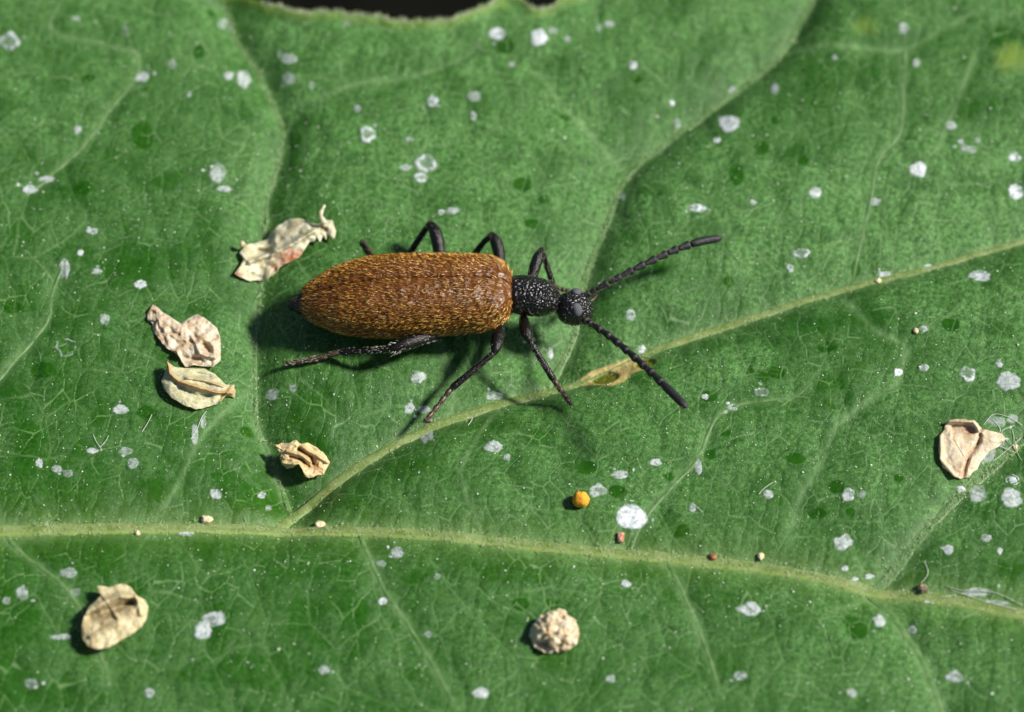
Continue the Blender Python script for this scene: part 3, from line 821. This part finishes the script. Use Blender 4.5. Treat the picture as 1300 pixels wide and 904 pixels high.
f1 = flake('dry_husk', 'long pale membranous husk with reddish lower edge and thin curled stalk', 'husk',
           [(60, 760), (110, 690), (150, 620), (120, 540), (170, 460), (260, 445), (330, 420), (400, 400), (440, 310), (520, 250), (640, 195), (770, 180), (850, 230), (930, 250), (985, 200), (1090, 200), (1125, 340),
            (1100, 400), (1030, 370), (1020, 410), (985, 370), (950, 440), (925, 390), (900, 430), (850, 430), (770, 540), (740, 590), (640, 640), (540, 690), (480, 760), (400, 830), (220, 835), (120, 795)],
           (290, 255), 8.22, [(230, 660), (1000, 300)], (7, 5), 5, [([(220, 640), (450, 560), (700, 430), (900, 310)], 7, 3.0, 0.0), ([(310, 520), (430, 530)], -9, 4, 0.0), ([(980, 290), (1010, 300)], -7, 3, 0.2),
                                                                      ([(300, 610), (480, 510)], 5, 2, 0)],
           [(560, 620, 90, .75), (660, 570, 100, .9), (740, 545, 50, .9), (480, 690, 70, .5), (80, 760, 60, .6)], H1, 3, dome=5, group=GRP, lump=3)
st = at(290 + np.array([1000, 985, 966, 966, 985, 1002]) / 8.22, 255 + np.array([235, 200, 160, 125, 85, 48]) / 8.22, np.array([14, 18, 20, 22, 22, 20]) * PX)
sp = spline(st, 16); v, f = tube_np(sp, np.linspace(3.4, 1.6, 16) * PX * (1 + 0.2 * np.sin(np.arange(16))), 9)
mesh_np('stalk', v, f, H1, f1, attrs={'tint': np.zeros(len(v))})
v, f = tube_np(spline(at(np.array([304, 308, 311]), np.array([309, 310, 313]), np.array([16, 17, 12]) * PX), 9), np.array([1, 3, 4, 4.3, 4.2, 3.6, 3, 2.2, 1.6]) * PX, 9)
mesh_np('knob', v, f, H1, f1, attrs={'tint': np.zeros(len(v))})

flake('dry_flake', 'crumpled beige flake with rough fibrous surface, touching the striped seed husk', 'flake',
      [(90, 35), (170, 105), (230, 140), (290, 185), (350, 150), (430, 110), (500, 160), (570, 220), (600, 300), (605, 380), (600, 470), (540, 520), (480, 515), (400, 500), (330, 520), (290, 440), (230, 395),
       (180, 365), (130, 300), (85, 240), (80, 190), (40, 160), (50, 90)],
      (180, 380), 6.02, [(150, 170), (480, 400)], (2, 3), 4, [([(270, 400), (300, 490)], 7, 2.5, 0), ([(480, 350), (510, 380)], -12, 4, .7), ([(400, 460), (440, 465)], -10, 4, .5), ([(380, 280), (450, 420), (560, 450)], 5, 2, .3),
                                                                ([(270, 330), (400, 330)], -4, 4, .5)],
      [(170, 260, 90, .35), (280, 260, 60, .5), (430, 300, 60, .5), (80, 110, 40, .2)], H2, 11, dome=4, group=GRP, lump=7)
flake('seed_husk', 'oval translucent yellowish seed husk with raised orange midline, beside the crumpled beige flake', 'husk',
      [(190, 470), (220, 490), (250, 520), (350, 525), (480, 530), (560, 570), (640, 650), (690, 650), (720, 700), (710, 750), (640, 740), (590, 795), (520, 815), (420, 840), (320, 810), (220, 750), (170, 690),
       (150, 620), (185, 540)],
      (180, 380), 6.02, [(260, 640), (620, 710)], (9, 2), 2, [([(195, 480), (215, 570), (280, 625), (400, 665), (560, 710), (690, 715)], 8, 2.2, .95), ([(340, 600), (480, 620), (620, 665)], 5, 1.6, .5),
                                                               ([(300, 680), (420, 740), (520, 740)], -5, 4, 0), ([(420, 570), (520, 590)], -4, 3, 0), ([(600, 790), (650, 720), (700, 660)], 6, 2, .7)],
      [(680, 710, 50, .6), (190, 490, 40, .8)], H3, 23, dome=6, group=GRP, lump=2)
flake('dry_flake', 'small yellow folded flake with a dark hollow, tilted up against the pale side vein', 'flake',
      [(430, 225), (530, 200), (600, 200), (690, 165), (730, 210), (830, 200), (930, 260), (1020, 330), (1080, 420), (1050, 470), (1000, 570), (930, 580), (850, 600), (790, 590), (760, 500), (710, 450), (650, 490),
       (580, 495), (520, 440), (500, 380), (510, 320), (470, 270)],
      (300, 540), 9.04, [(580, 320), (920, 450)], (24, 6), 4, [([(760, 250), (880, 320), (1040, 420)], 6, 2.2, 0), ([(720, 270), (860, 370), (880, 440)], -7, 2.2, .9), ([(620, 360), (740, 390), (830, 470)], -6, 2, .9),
                                                               ([(530, 430), (640, 450), (720, 440), (790, 570)], 6, 2, 0), ([(580, 300), (720, 330), (850, 420)], 5, 2, .3)],
      [(900, 480, 90, .6), (560, 260, 40, .6)], H4, 31, dome=4, group=GRP, lump=4)
flake('dry_bract', 'cream triangular bract with brown crease and hollow, near cobwebby white fibres', 'bract',
      [(300, 190), (350, 180), (490, 185), (520, 210), (545, 255), (620, 265), (690, 290), (715, 325), (670, 370), (600, 420), (550, 470), (510, 540), (450, 600), (390, 610), (330, 585), (270, 530), (240, 470),
       (235, 390), (240, 300), (270, 260)],
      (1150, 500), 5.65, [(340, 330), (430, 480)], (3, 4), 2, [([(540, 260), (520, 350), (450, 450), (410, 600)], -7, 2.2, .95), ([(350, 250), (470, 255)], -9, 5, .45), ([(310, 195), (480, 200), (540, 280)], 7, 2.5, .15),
                                                               ([(560, 330), (690, 320)], 4, 5, 0), ([(250, 300), (250, 470), (350, 590)], 4, 3, 0)],
      [(440, 260, 60, .7), (440, 450, 50, .5), (390, 560, 60, .35), (560, 380, 60, .3)], H5, 43, dome=3, group=GRP, lump=2)
flake('dry_bract', 'plump cupped cream bract with shaded hollow, on the leaf below the midrib', 'bract',
      [(330, 130), (400, 130), (480, 160), (560, 120), (700, 120), (780, 170), (850, 260), (940, 320), (990, 400), (960, 560), (900, 660), (800, 740), (700, 800), (590, 870), (460, 930), (330, 950), (210, 910), (145, 800),
       (135, 650), (170, 520), (230, 400), (330, 310), (400, 240), (350, 200)],
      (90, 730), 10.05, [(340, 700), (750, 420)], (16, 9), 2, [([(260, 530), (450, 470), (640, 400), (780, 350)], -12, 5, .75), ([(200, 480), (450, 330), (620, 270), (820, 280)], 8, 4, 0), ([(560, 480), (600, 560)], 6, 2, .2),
                                                                ([(250, 780), (450, 690), (600, 620)], 4, 3, .3), ([(850, 300), (900, 500)], 5, 4, 0)],
      [(450, 500, 200, .5), (640, 440, 120, .6)], H6, 59, dome=6, group=GRP, lump=3)
crumb = flake('crumb_clump', 'lumpy granular cream crumb lying alone below the midrib', 'crumb',
      [(720, 790), (745, 750), (800, 725), (850, 735), (890, 760), (905, 810), (890, 850), (850, 880), (780, 885), (730, 860), (715, 820)],
      (430, 530), 2.955, [(780, 805), (840, 810)], (5, 5), 5, [([(770, 790), (830, 770)], 4, 5, 0), ([(800, 830), (810, 790)], -6, 3, .6)], [(800, 800, 30, .5)], H7, 67, dome=12, group=GRP, lump=26, lsc=12)


# ------------------------------------------------------------------ grains
def grain(name, label, category, cx, cy, rx, ry, material, seed, rough=0.25, hz=0.9, group=None, parent=None, lift=0.0):
    nt, npz = 20, 12
    th = np.linspace(0, 2 * np.pi, nt, endpoint=False); ph = np.linspace(0.05, math.pi - 0.05, npz)
    PH, TH = np.meshgrid(ph, th, indexing='ij')
    d = np.stack([np.sin(PH) * np.cos(TH), np.sin(PH) * np.sin(TH), np.cos(PH)], -1)
    k = 1 + rough * 2 * (fbm(d[..., 0] * 2.2 + seed + d[..., 2], d[..., 1] * 2.2 + d[..., 2] * 1.7, seed, 3) - 0.5)
    if name == 'debris_grain': rx *= 0.85; ry *= 0.85; hz *= 0.62; rough *= 1.8
    if name == 'granule': hz *= 1.0
    r = np.array([rx, (rx + ry) / 2 if ry < rx else ry, rx * hz]) * PX
    c = at(cx, cy, r[2] * 0.86 + lift * PX)[0]
    V = c + d * k[..., None] * r
    V = np.vstack([V.reshape(-1, 3), c + [0, 0, r[2]], c - [0, 0, r[2]]])
    m = nt * npz; i = np.arange(nt); j = (i + 1) % nt
    caps = np.vstack([np.stack([np.full(nt, m), i, j], -1), np.stack([np.full(nt, m + 1), (npz - 1) * nt + j, (npz - 1) * nt + i], -1)])
    o = mesh_np(name, V, [grid_faces(npz, nt, True)[:, ::-1], caps], material, parent, attrs={'tint': np.zeros(len(V))})
    return tag(o, label, category, group)


for i in range(26):
    a_ = i * 2.399; q_ = math.sqrt((i + 0.5) / 26)
    rr_ = random.uniform(3.2, 8.6); q_ = q_ * random.uniform(0.75, 1.12)
    grain('granule', None, None, 704 + 26 * q_ * math.cos(a_), 803 + 22 * q_ * math.sin(a_) - 10 * (1 - q_), rr_, rr_ * random.uniform(0.7, 1.1), H7, 100 + i, 0.6, random.uniform(0.7, 1.1), parent=crumb, lift=2 + random.uniform(5, 15) * max(0, 1 - q_ * q_))


grain('pollen_grain', 'bright orange-yellow round grain beside a small white residue spot', 'grain', 738, 634, 10.6, 10.6, M_YELLOW, 3, 0.20, 0.92)
grain('debris_grain', 'pinkish brown crumb on the midrib below the largest white residue spot', 'grain', 788, 682, 6, 9, M_PINK, 5, 0.5, 1.2)
grain('debris_grain', 'small reddish brown grain sitting on the midrib', 'grain', 905, 707, 6, 5.5, M_BROWN, 9, 0.35)
grain('debris_grain', 'dark umber crumb on the midrib where pale fibres gather', 'grain', 1172, 747, 8, 6, M_UMBER, 15, 0.5)
grain('debris_grain', 'orange tan crumb on the midrib where the long side vein starts', 'grain', 406, 667, 8, 5, M_CREAM, 21, 0.5, 0.5)
grain('debris_grain', 'cream crumb on the midrib, alone on its plain stretch', 'grain', 262, 659, 8, 5, M_CREAM, 23, 0.5, 0.6)
grain('debris_grain', 'tiny pale grain just below the midrib', 'grain', 175, 677, 3.6, 5, M_CREAM, 25, 0.4)
grain('debris_grain', 'tan grain beside a faint bluish spot below the long side vein', 'grain', 1163, 420, 4, 5.5, M_CREAM, 27, 0.4)
grain('debris_grain', 'pale yellow grain at the tangle of white fibres', 'grain', 1289, 567, 4, 6, M_CREAM, 29, 0.5)
grain('debris_grain', 'cream crumb on the midrib between two brown crumbs', 'grain', 966, 706, 5, 6, M_CREAM, 37, 0.5)
grain('debris_grain', 'dark crumb beside the mid foot of the beetle', 'grain', 545, 533, 5, 4, M_UMBER, 39, 0.5)
grain('debris_grain', 'cream grain touching the long side vein near a white spot', 'grain', 1115, 357, 5, 4.5, M_CREAM, 41, 0.4)

# ------------------------------------------------------------------ loose fibres
FIB = [
    ([(1168, 742), (1178, 728), (1174, 712)], 'short white fibre standing up from the dark umber crumb'),
    ([(1176, 752), (1196, 757), (1214, 755)], 'short white fibre trailing along the midrib from the dark umber crumb'),
    ([(1205, 748), (1240, 760), (1290, 774)], 'long pale fibre lying flush along the white-crusted stretch of the midrib'),
    ([(1200, 744), (1225, 750), (1262, 752), (1298, 768)], 'long wavy fibre arching above the white-crusted stretch of the midrib'),
    ([(1262, 585), (1280, 570), (1296, 556)], 'straight slanting white fibre crossing the pale yellow grain by the cream bract'),
    ([(1255, 528), (1270, 545), (1264, 562), (1290, 575)], 'zigzag white fibre hanging beside the tip of the cream bract'),
    ([(1285, 545), (1292, 575), (1297, 584)], 'steep thin white fibre just beyond the pale yellow grain'),
    ([(1248, 540), (1262, 526), (1282, 530), (1298, 540)], 'arched white fibre over the faint spots above the cream bract'),
    ([(1280, 562), (1272, 548), (1288, 540)], 'small hooked white fibre inside the tangle by the cream bract'),
    ([(242, 558), (250, 545), (256, 530), (262, 522)], 'long pale fibre lying on a white streak below the striped seed husk'),
    ([(180, 549), (188, 536), (193, 526)], 'straight pale fibre on bare green between the white streak and a white spot'),
    ([(127, 568), (134, 560), (138, 553)], 'pale fibre forming one arm of a small V on green'),
    ([(118, 551), (122, 560), (128, 569)], 'faint fibre forming the shorter arm of a small V on green'),
    ([(963, 628), (970, 620), (982, 612)], 'pale fibre touching a small white spot between two thin veins'),
    ([(594, 540), (598, 535), (600, 530)], 'tiny curved fibre on green between the beetle\'s two planted feet'),
    ([(879, 640), (885, 644), (892, 650)], 'tiny pale fibre beside a small white fleck above the midrib'),
]
for q, lab in FIB:
    P = at([a for a, b in q], [b for a, b in q], np.linspace(1.0, 2.4, len(q)) * PX)
    v, f = tube_np(spline(P, 18), np.full(18, 0.34 * PX), 6)
    tag(mesh_np('loose_fibre', v, f, M_FIBRE), lab, 'fibre', 'thin fibres stuck to the leaf')

# ------------------------------------------------------------------ the beetle
GROUND_C = at(510, 402, 0)[0]
beetle = bpy.data.objects.new('beetle', None); link(beetle)
beetle.location = GROUND_C
beetle.empty_display_size = 0.2
tag(beetle, 'brown golden-haired beetle with black head, legs and long antennae, walking on the leaf', 'beetle')
BINV = Matrix.Translation(Vector(-GROUND_C))


def bpart(name, v, f, m, parent=beetle, **kw):
    """parts are modelled in place, then expressed in the beetle's frame"""
    return mesh_np(name, np.asarray(v) - GROUND_C, f, m, parent, **kw)


def bp(px, py, hpx):
    """joint position: sight line of a pixel at a height above the leaf's mean plane under the beetle"""
    return plane_pt(px, py, GROUND_C[2] + np.asarray(hpx, float) * PX)


# -- elytra
A, B = 54.5 * PX, 41.0 * PX
front = bp(652, 371, 52); tail = bp(374, 380, 40)
axis = tail - front; AL = np.linalg.norm(axis)
e_x = axis / AL; e_y = np.cross(np.array([0, 0, 1.0]), e_x); e_y /= np.linalg.norm(e_y); e_z = np.cross(e_x, e_y)
a_tab = ([0, .01, .03, .06, .10, .16, .4, .55, .66, .75, .82, .88, .93, .965, .985, 1], [.30, .47, .64, .765, .85, .915, .985, 1.0, .965, .885, .77, .615, .45, .31, .20, .07])
b_tab = ([0, .01, .04, .09, .2, .5, .66, .78, .86, .92, .965, 1], [.36, .52, .72, .87, .98, 1.0, .93, .79, .63, .46, .28, .08])


def ely(u, phi, s, off=0.0):
    """surface point of one elytron: u along the length, phi from the suture down the side"""
    a = np.interp(u, *a_tab) * A + off; b = np.interp(u, *b_tab) * B + off
    y = a * np.sign(np.sin(phi)) * np.abs(np.sin(phi)) ** 0.86
    z = b * np.sign(np.cos(phi)) * np.abs(np.cos(phi)) ** 0.80
    z = z - 0.0035 * np.exp(-(y / (0.012)) ** 2) * smooth(0.0, 0.05, u)          # groove at the suture
    hum = np.exp(-((u - 0.09) / 0.05) ** 2 - ((phi - 0.95) / 0.30) ** 2)           # shoulder bump
    y = y + hum * 0.003; z = z + hum * 0.004
    c = -6 * PX * smooth(0.6, 1, u)
    return front + u[..., None] * AL * e_x + (s * (y + 0.0012))[..., None] * e_y + (z + c)[..., None] * e_z


NU, NP = 110, 46
uu = np.concatenate([np.linspace(0, 0.12, 26, endpoint=False), np.linspace(0.12, 0.85, 50, endpoint=False), np.linspace(0.85, 1, 34)])
pp = np.linspace(0, math.radians(118), NP)
UU, PP = np.meshgrid(uu, pp, indexing='ij')


def rough_u(u):
    return u


for s in (1, -1):
    V = ely(UU, PP, s)
    V = V + 0.003 * (fbm(UU * 40, PP * 14 + s * 5, 71, 3) - 0.5)[..., None] * e_z
    dark = np.maximum(0.95 * smooth(0.950, 0.972, UU), 0.75 * smooth(1.2, 0.3, np.hypot((UU - 0.09) / 0.020, (PP - 0.75) / 0.13)))
    F = grid_faces(NU, NP)
    if s > 0: F = F[:, ::-1]
    el = bpart('elytron', V.reshape(-1, 3), F, M_ELY, attrs={'dark': dark})
    md = el.modifiers.new('thickness', 'SOLIDIFY'); md.thickness = 0.008; md.offset = -1
    # golden pile
    n = 6200
    u = RNG.uniform(0.005, 0.958, n); ph = math.radians(116) * RNG.random(n) ** 0.92
    keep = (RNG.random(n) < np.interp(u, *a_tab) + 0.1) & (np.hypot((u - 0.09) / 0.020, (ph - 0.75) / 0.13) > 0.9 * RNG.random(n))
    u = u[keep]; ph = ph[keep]; n = len(u)
    e = 1e-3
    P0 = ely(u, ph, s, -0.001)
    du = ely(np.clip(u + e, 0, 1), ph, s) - ely(np.clip(u - e, 0, 1), ph, s); dp = ely(u, ph + e, s) - ely(u, np.maximum(ph - e, 0), s)
    N = np.cross(du, dp) * s; N /= (np.linalg.norm(N, axis=1)[:, None] + 1e-12)
    out = P0 - (front + u[:, None] * AL * e_x); flip = np.sign((N * out).sum(1)); N *= np.where(flip == 0, 1, flip)[:, None]
    t = du / np.linalg.norm(du, axis=1)[:, None]; b = np.cross(N, t)
    sw = RNG.normal(0, 0.16, n) + 0.7 * (fbm(u * 7, ph * 3, 77 + s, 2) - 0.5)
    D = t * np.cos(sw)[:, None] + b * np.sin(sw)[:, None] + N * RNG.uniform(0.22, 0.70, n)[:, None]
    v, f = hairs_np(P0, D, N, RNG.uniform(4.5, 10.5, n) * PX, RNG.uniform(0.16, 0.36, n) * PX, 0.55)
    tag(bpart('hair_coat', v, f, M_GOLD, el), kind='stuff')

# -- abdomen under the wing cases
th = np.linspace(0, 2 * np.pi, 28, endpoint=False)
ua = np.linspace(0.02, 1.042, 60)
aa = np.interp(ua, *a_tab) * A * 0.93; ba = np.interp(ua, *b_tab) * B * 0.80
aa[-1] = 0.003; ba[-1] = 0.003; aa[-3:-1] = np.maximum(aa[-3:-1], 0.022); ba[-3:-1] = np.maximum(ba[-3:-1], 0.022); aa[-8:-3] = np.maximum(aa[-8:-3], 0.037); ba[-8:-3] = np.maximum(ba[-8:-3], 0.034)
ring_ = 1 + 0.02 * np.sin(ua * 42)
V = front + ua[:, None, None] * AL * e_x + (aa * ring_)[:, None, None] * np.cos(th)[None, :, None] * e_y + ((ba * ring_)[:, None, None] * np.sin(th)[None, :, None] - 0.020 - 0.012 * smooth(0.6, 1, ua)[:, None, None]) * e_z
bpart('abdomen', V.reshape(-1, 3), [grid_faces(60, 28, True), np.array([list(range(28))])[:, ::-1]], M_BLACK)


# -- pronotum and head as lathed, punctured bodies
def lathe(points, radii, n, sides, flat=1.0, seed=0, amp=0.0):
    path = spline(points, n)
    cum = np.linspace(0, 1, n)
    rr = np.interp(cum, radii[0], radii[1]) * PX
    kern = np.array([1, 2, 3, 2, 1.0]) / 9
    rr = np.convolve(np.pad(rr, 2, 'edge'), kern, 'valid')
    rr[0] *= 0.6; rr[-1] *= 0.35
    v, f = tube_np(path, rr, sides, flat)
    if amp:
        c = np.repeat(path, sides, 0)
        k = 1 + amp * (fbm(np.arange(n * sides) // sides * 0.5 + seed, np.arange(n * sides) % sides * 0.45, seed, 3) - 0.5)
        v[:n * sides] = c + (v[:n * sides] - c) * k[:, None]
    return v, f


def surf_hairs(v, n_body, count, fwd, lo, hi, wd, m, name, parent, centre, stand=(0.2, 0.8), below=False):
    i = RNG.integers(0, n_body, count)
    p = v[i] + RNG.normal(0, 0.004, (count, 3)) * 0.5
    N = v[i] - centre[i]; N /= (np.linalg.norm(N, axis=1)[:, None] + 1e-9)
    D = fwd[None] + N * RNG.uniform(*stand, count)[:, None] + RNG.normal(0, 0.25, (count, 3))
    hv, hf = hairs_np(p - N * 0.002, D, N, RNG.uniform(lo, hi, count) * PX, np.full(count, wd * PX), 0.3)
    tag(bpart(name, hv, hf, m, parent), kind='stuff')


pr_pts = [bp(645, 373, 50), bp(660, 374, 50), bp(680, 377, 49), bp(696, 381, 46), bp(709, 385, 42)]
v, f = lathe(pr_pts, ([0, .12, .25, .5, .72, .88, 1], [20, 24.5, 26, 26, 24, 18, 11]), 44, 40, 0.94, 5, 0.05)
pron = bpart('pronotum', v, f, M_BLACK)
cen = np.repeat(spline(pr_pts, 44), 40, 0)
surf_hairs(v, 44 * 40, 300, np.array([0.6, 0, 0.1]), 4, 8, 0.26, M_DARKHAIR, 'hair_coat', pron, cen, (0.4, 1.0))

hd_pts = [bp(704, 383, 43), bp(713, 386, 42), bp(724, 390, 39), bp(735, 393, 34), bp(744, 396, 29), bp(750, 398, 25)]
v, f = lathe(hd_pts, ([0, .12, .24, .42, .66, .84, 1], [9, 11, 18.5, 22.5, 22, 17.5, 8]), 44, 40, 0.98, 9, 0.05)
head = bpart('head', v, f, M_BLACK)
cen = np.repeat(spline(hd_pts, 44), 40, 0)
surf_hairs(v, 44 * 40, 200, np.array([0.5, 0, 0.2]), 4, 7, 0.26, M_DARKHAIR, 'hair_coat', head, cen, (0.5, 1.0))
hc = bp(727, 391, 37)
for s in (1, -1):
    c = hc + np.array([5.0, s * 13.6, 15.2]) * PX
    nrm = np.array([0.22, s * 0.62, 0.75]); nrm /= np.linalg.norm(nrm)
    tx = np.array([0.25, s * 0.7, -0.65]); tx -= nrm * tx.dot(nrm); tx /= np.linalg.norm(tx); ty = np.cross(nrm, tx)
    ph = np.linspace(0, math.pi, 16); th = np.linspace(0, 2 * np.pi, 26, endpoint=False)
    PH, TH = np.meshgrid(ph, th, indexing='ij')
    kid = 1 - 0.18 * np.exp(-((TH - math.pi) / 0.6) ** 2)
    V = c + PX * (7.2 * kid[..., None] * (np.sin(PH) * np.cos(TH))[..., None] * ty + 9.0 * (np.sin(PH) * np.sin(TH))[..., None] * tx + 5.2 * np.cos(PH)[..., None] * nrm)
    bpart('eye', V.reshape(-1, 3), grid_faces(16, 26, True), M_EYE, head)
for q in ([(742, 404, 16), (750, 409, 12), (756, 413, 8)], [(744, 386, 18), (753, 380, 16), (757, 374, 12)]):
    P = spline(np.array([bp(*k) for k in q]), 10)
    v, f = tube_np(P, np.array([1.6, 2, 2.2, 1.8, 2, 2.4, 2.2, 2.4, 2.8, 2.2]) * PX, 8)
    bpart('palp', v, f, M_FOOT, head)


# -- antennae
def antenna(pts):
    path = spline(np.array([bp(*q) for q in pts]), 240)
    L = np.concatenate([[0], np.cumsum(np.linalg.norm(np.diff(path, axis=0), axis=1))]); L /= L[-1]
    cuts = [0, .052, .092, .185, .275, .362, .448, .532, .612, .690, .780, 1.0]
    root = None
    for k in range(11):
        t = np.linspace(cuts[k] + (0.004 if k else 0), cuts[k + 1], 14)
        P = np.column_stack([np.interp(t, L, path[:, j]) for j in range(3)])
        s = np.linspace(0, 1, 14)
        w = 4.8 if k == 0 else (3.8 if k == 1 else 4.5 + 0.11 * k)
        if k == 10:
            r = w * np.interp(s, [0, .06, .2, .8, .93, 1], [.55, .85, .98, .92, .66, .12])
        else:
            r = w * np.interp(s, [0, .08, .5, .86, .96, 1], [.42, .60, .86, 1.08, 1.0, .50])
        v, f = tube_np(P, r * PX, 14)
        o = bpart('antenna' if k == 0 else 'segment', v, f, M_ANT, beetle if k == 0 else root)
        if k == 0: root = o
        elif k > 0:
            cn = np.repeat(P, 14, 0); d = P[-1] - P[0]; d /= np.linalg.norm(d)
    # short stiff bristles
    n = 520; t = RNG.uniform(0.02, 0.99, n)
    P = np.column_stack([np.interp(t, L, path[:, j]) for j in range(3)])
    i = np.clip((t * 239).astype(int), 0, 238); d = path[i + 1] - path[i]; d /= np.linalg.norm(d, axis=1)[:, None]
    N = RNG.normal(0, 1, (n, 3)); N -= d * (N * d).sum(1)[:, None]; N /= np.linalg.norm(N, axis=1)[:, None]
    hv, hf = hairs_np(P + N * 3.4 * PX, d * 1.0 + N * 0.55, N, RNG.uniform(3, 5.5, n) * PX, np.full(n, 0.3 * PX), 0.2)
    tag(bpart('bristles', hv, hf, M_DARKHAIR, root), kind='stuff')


antenna([(741, 378, 36), (751, 370, 42), (776, 357, 50), (807, 341, 55), (838, 326, 56), (866, 314, 55), (892, 306, 53), (917, 302, 50)])
antenna([(738, 404, 30), (752, 412, 40), (778, 430, 60), (805, 453, 78), (830, 476, 92), (852, 498, 101), (872, 518, 106)])


# -- legs
def leg(fem, tib, tar, wf, wt, hairy=False, seed=0):
    F = spline(np.array([bp(*q) for q in fem]), 22); s = np.linspace(0, 1, 22)
    v, f = tube_np(F, wf * np.interp(s, [0, .15, .5, .72, .9, 1], [.55, .8, 1.0, .98, .66, .35]) * PX, 14)
    root = bpart('leg', v, f, M_LEG)
    T = spline(np.array([bp(*q) for q in tib]), 24); s = np.linspace(0, 1, 24)
    v, f = tube_np(T, wt * np.interp(s, [0, .06, .2, .8, .94, 1], [.6, .95, .85, 1.0, 1.1, .6]) * PX, 12)
    bpart('tibia', v, f, M_LEG, root)
    R = spline(np.array([bp(*q) for q in tar]), 50)
    R[:, 2] = np.maximum(R[:, 2], leaf_z(R[:, 0], R[:, 1]) + 1.6 * PX)
    s = np.linspace(0, 1, 50)
    bead = 0.58 + 0.56 * np.abs(np.sin(np.pi * s * 4.5)) ** 0.7
    v, f = tube_np(R, wt * 0.78 * bead * np.interp(s, [0, .96, 1], [1, .8, .2]) * PX, 10)
    ta = bpart('tarsus', v, f, M_FOOT, root)
    d = R[-1] - R[-6]; d /= np.linalg.norm(d)
    sd = np.cross(d, [0, 0, 1.0])
    for k in (1, -1):
        e = R[-1]
        P = np.array([e - d * 1.5 * PX, e + d * 2.5 * PX + sd * k * 2 * PX + np.array([0, 0, .6 * PX]), e + d * 4.0 * PX + sd * k * 3.4 * PX - np.array([0, 0, 1.4 * PX])])
        v, f = tube_np(spline(P, 7), np.linspace(1.0, 0.25, 7) * PX, 6)
        bpart('claw', v, f, M_FOOT, ta)
    for path, w, cnt, ln in ((F, wf, 130 if hairy else 70, 6.5), (T, wt, 150, 4.5), (R, wt * .8, 120, 4.0)):
        n = cnt; i = RNG.integers(0, len(path) - 1, n); dd = path[i + 1] - path[i]; dd /= np.linalg.norm(dd, axis=1)[:, None]
        N = RNG.normal(0, 1, (n, 3)); N -= dd * (N * dd).sum(1)[:, None]; N /= np.linalg.norm(N, axis=1)[:, None]
        hv, hf = hairs_np(path[i] + N * w * 0.8 * PX, dd + N * 0.5, N, RNG.uniform(0.6, 1.2, n) * ln * PX, np.full(n, 0.30 * PX), 0.2)
        tag(bpart('bristles', hv, hf, M_PALEHAIR if hairy else M_DARKHAIR, root), kind='stuff')


# near side: hind, mid, front
leg([(560, 424, 22), (540, 428, 30), (515, 437, 34), (494, 444, 34)], [(497, 443, 34), (465, 445, 24), (432, 447, 12)], [(432, 447, 12), (410, 453, 5), (385, 458, 2), (362, 461, 2)], 9.0, 4.6, True)
leg([(634, 410, 26), (633, 425, 34), (630, 440, 38), (627, 450, 36)], [(628, 447, 37), (600, 471, 24), (572, 494, 10)], [(573, 493, 10), (560, 510, 4), (548, 525, 2), (539, 535, 2)], 8.4, 4.4)
leg([(664, 402, 30), (667, 416, 40), (670, 428, 44), (672, 434, 42)], [(671, 430, 43), (688, 458, 28), (704, 484, 10)], [(703, 482, 11), (711, 494, 4), (719, 505, 2), (725, 514, 2)], 8.0, 4.2)
# far side: hind, mid, front
leg([(560, 345, 24), (558, 320, 34), (553, 296, 42), (545, 281, 44)], [(547, 283, 44), (534, 300, 28), (518, 326, 8)], [(519, 326, 9), (500, 329, 4), (476, 326, 2), (461, 306, 2)], 8.6, 4.2)
leg([(634, 345, 28), (634, 325, 38), (630, 308, 44), (623, 296, 46)], [(624, 298, 46), (612, 310, 32), (594, 335, 8)], [(595, 333, 9), (588, 338, 3), (578, 340, 2), (566, 342, 2)], 8.0, 4.2)
leg([(672, 368, 32), (676, 350, 42), (682, 330, 48), (688, 315, 50)], [(688, 317, 50), (694, 336, 32), (702, 362, 8)], [(702, 361, 8), (708, 366, 3), (716, 368, 2), (725, 370, 2)], 7.6, 3.8)
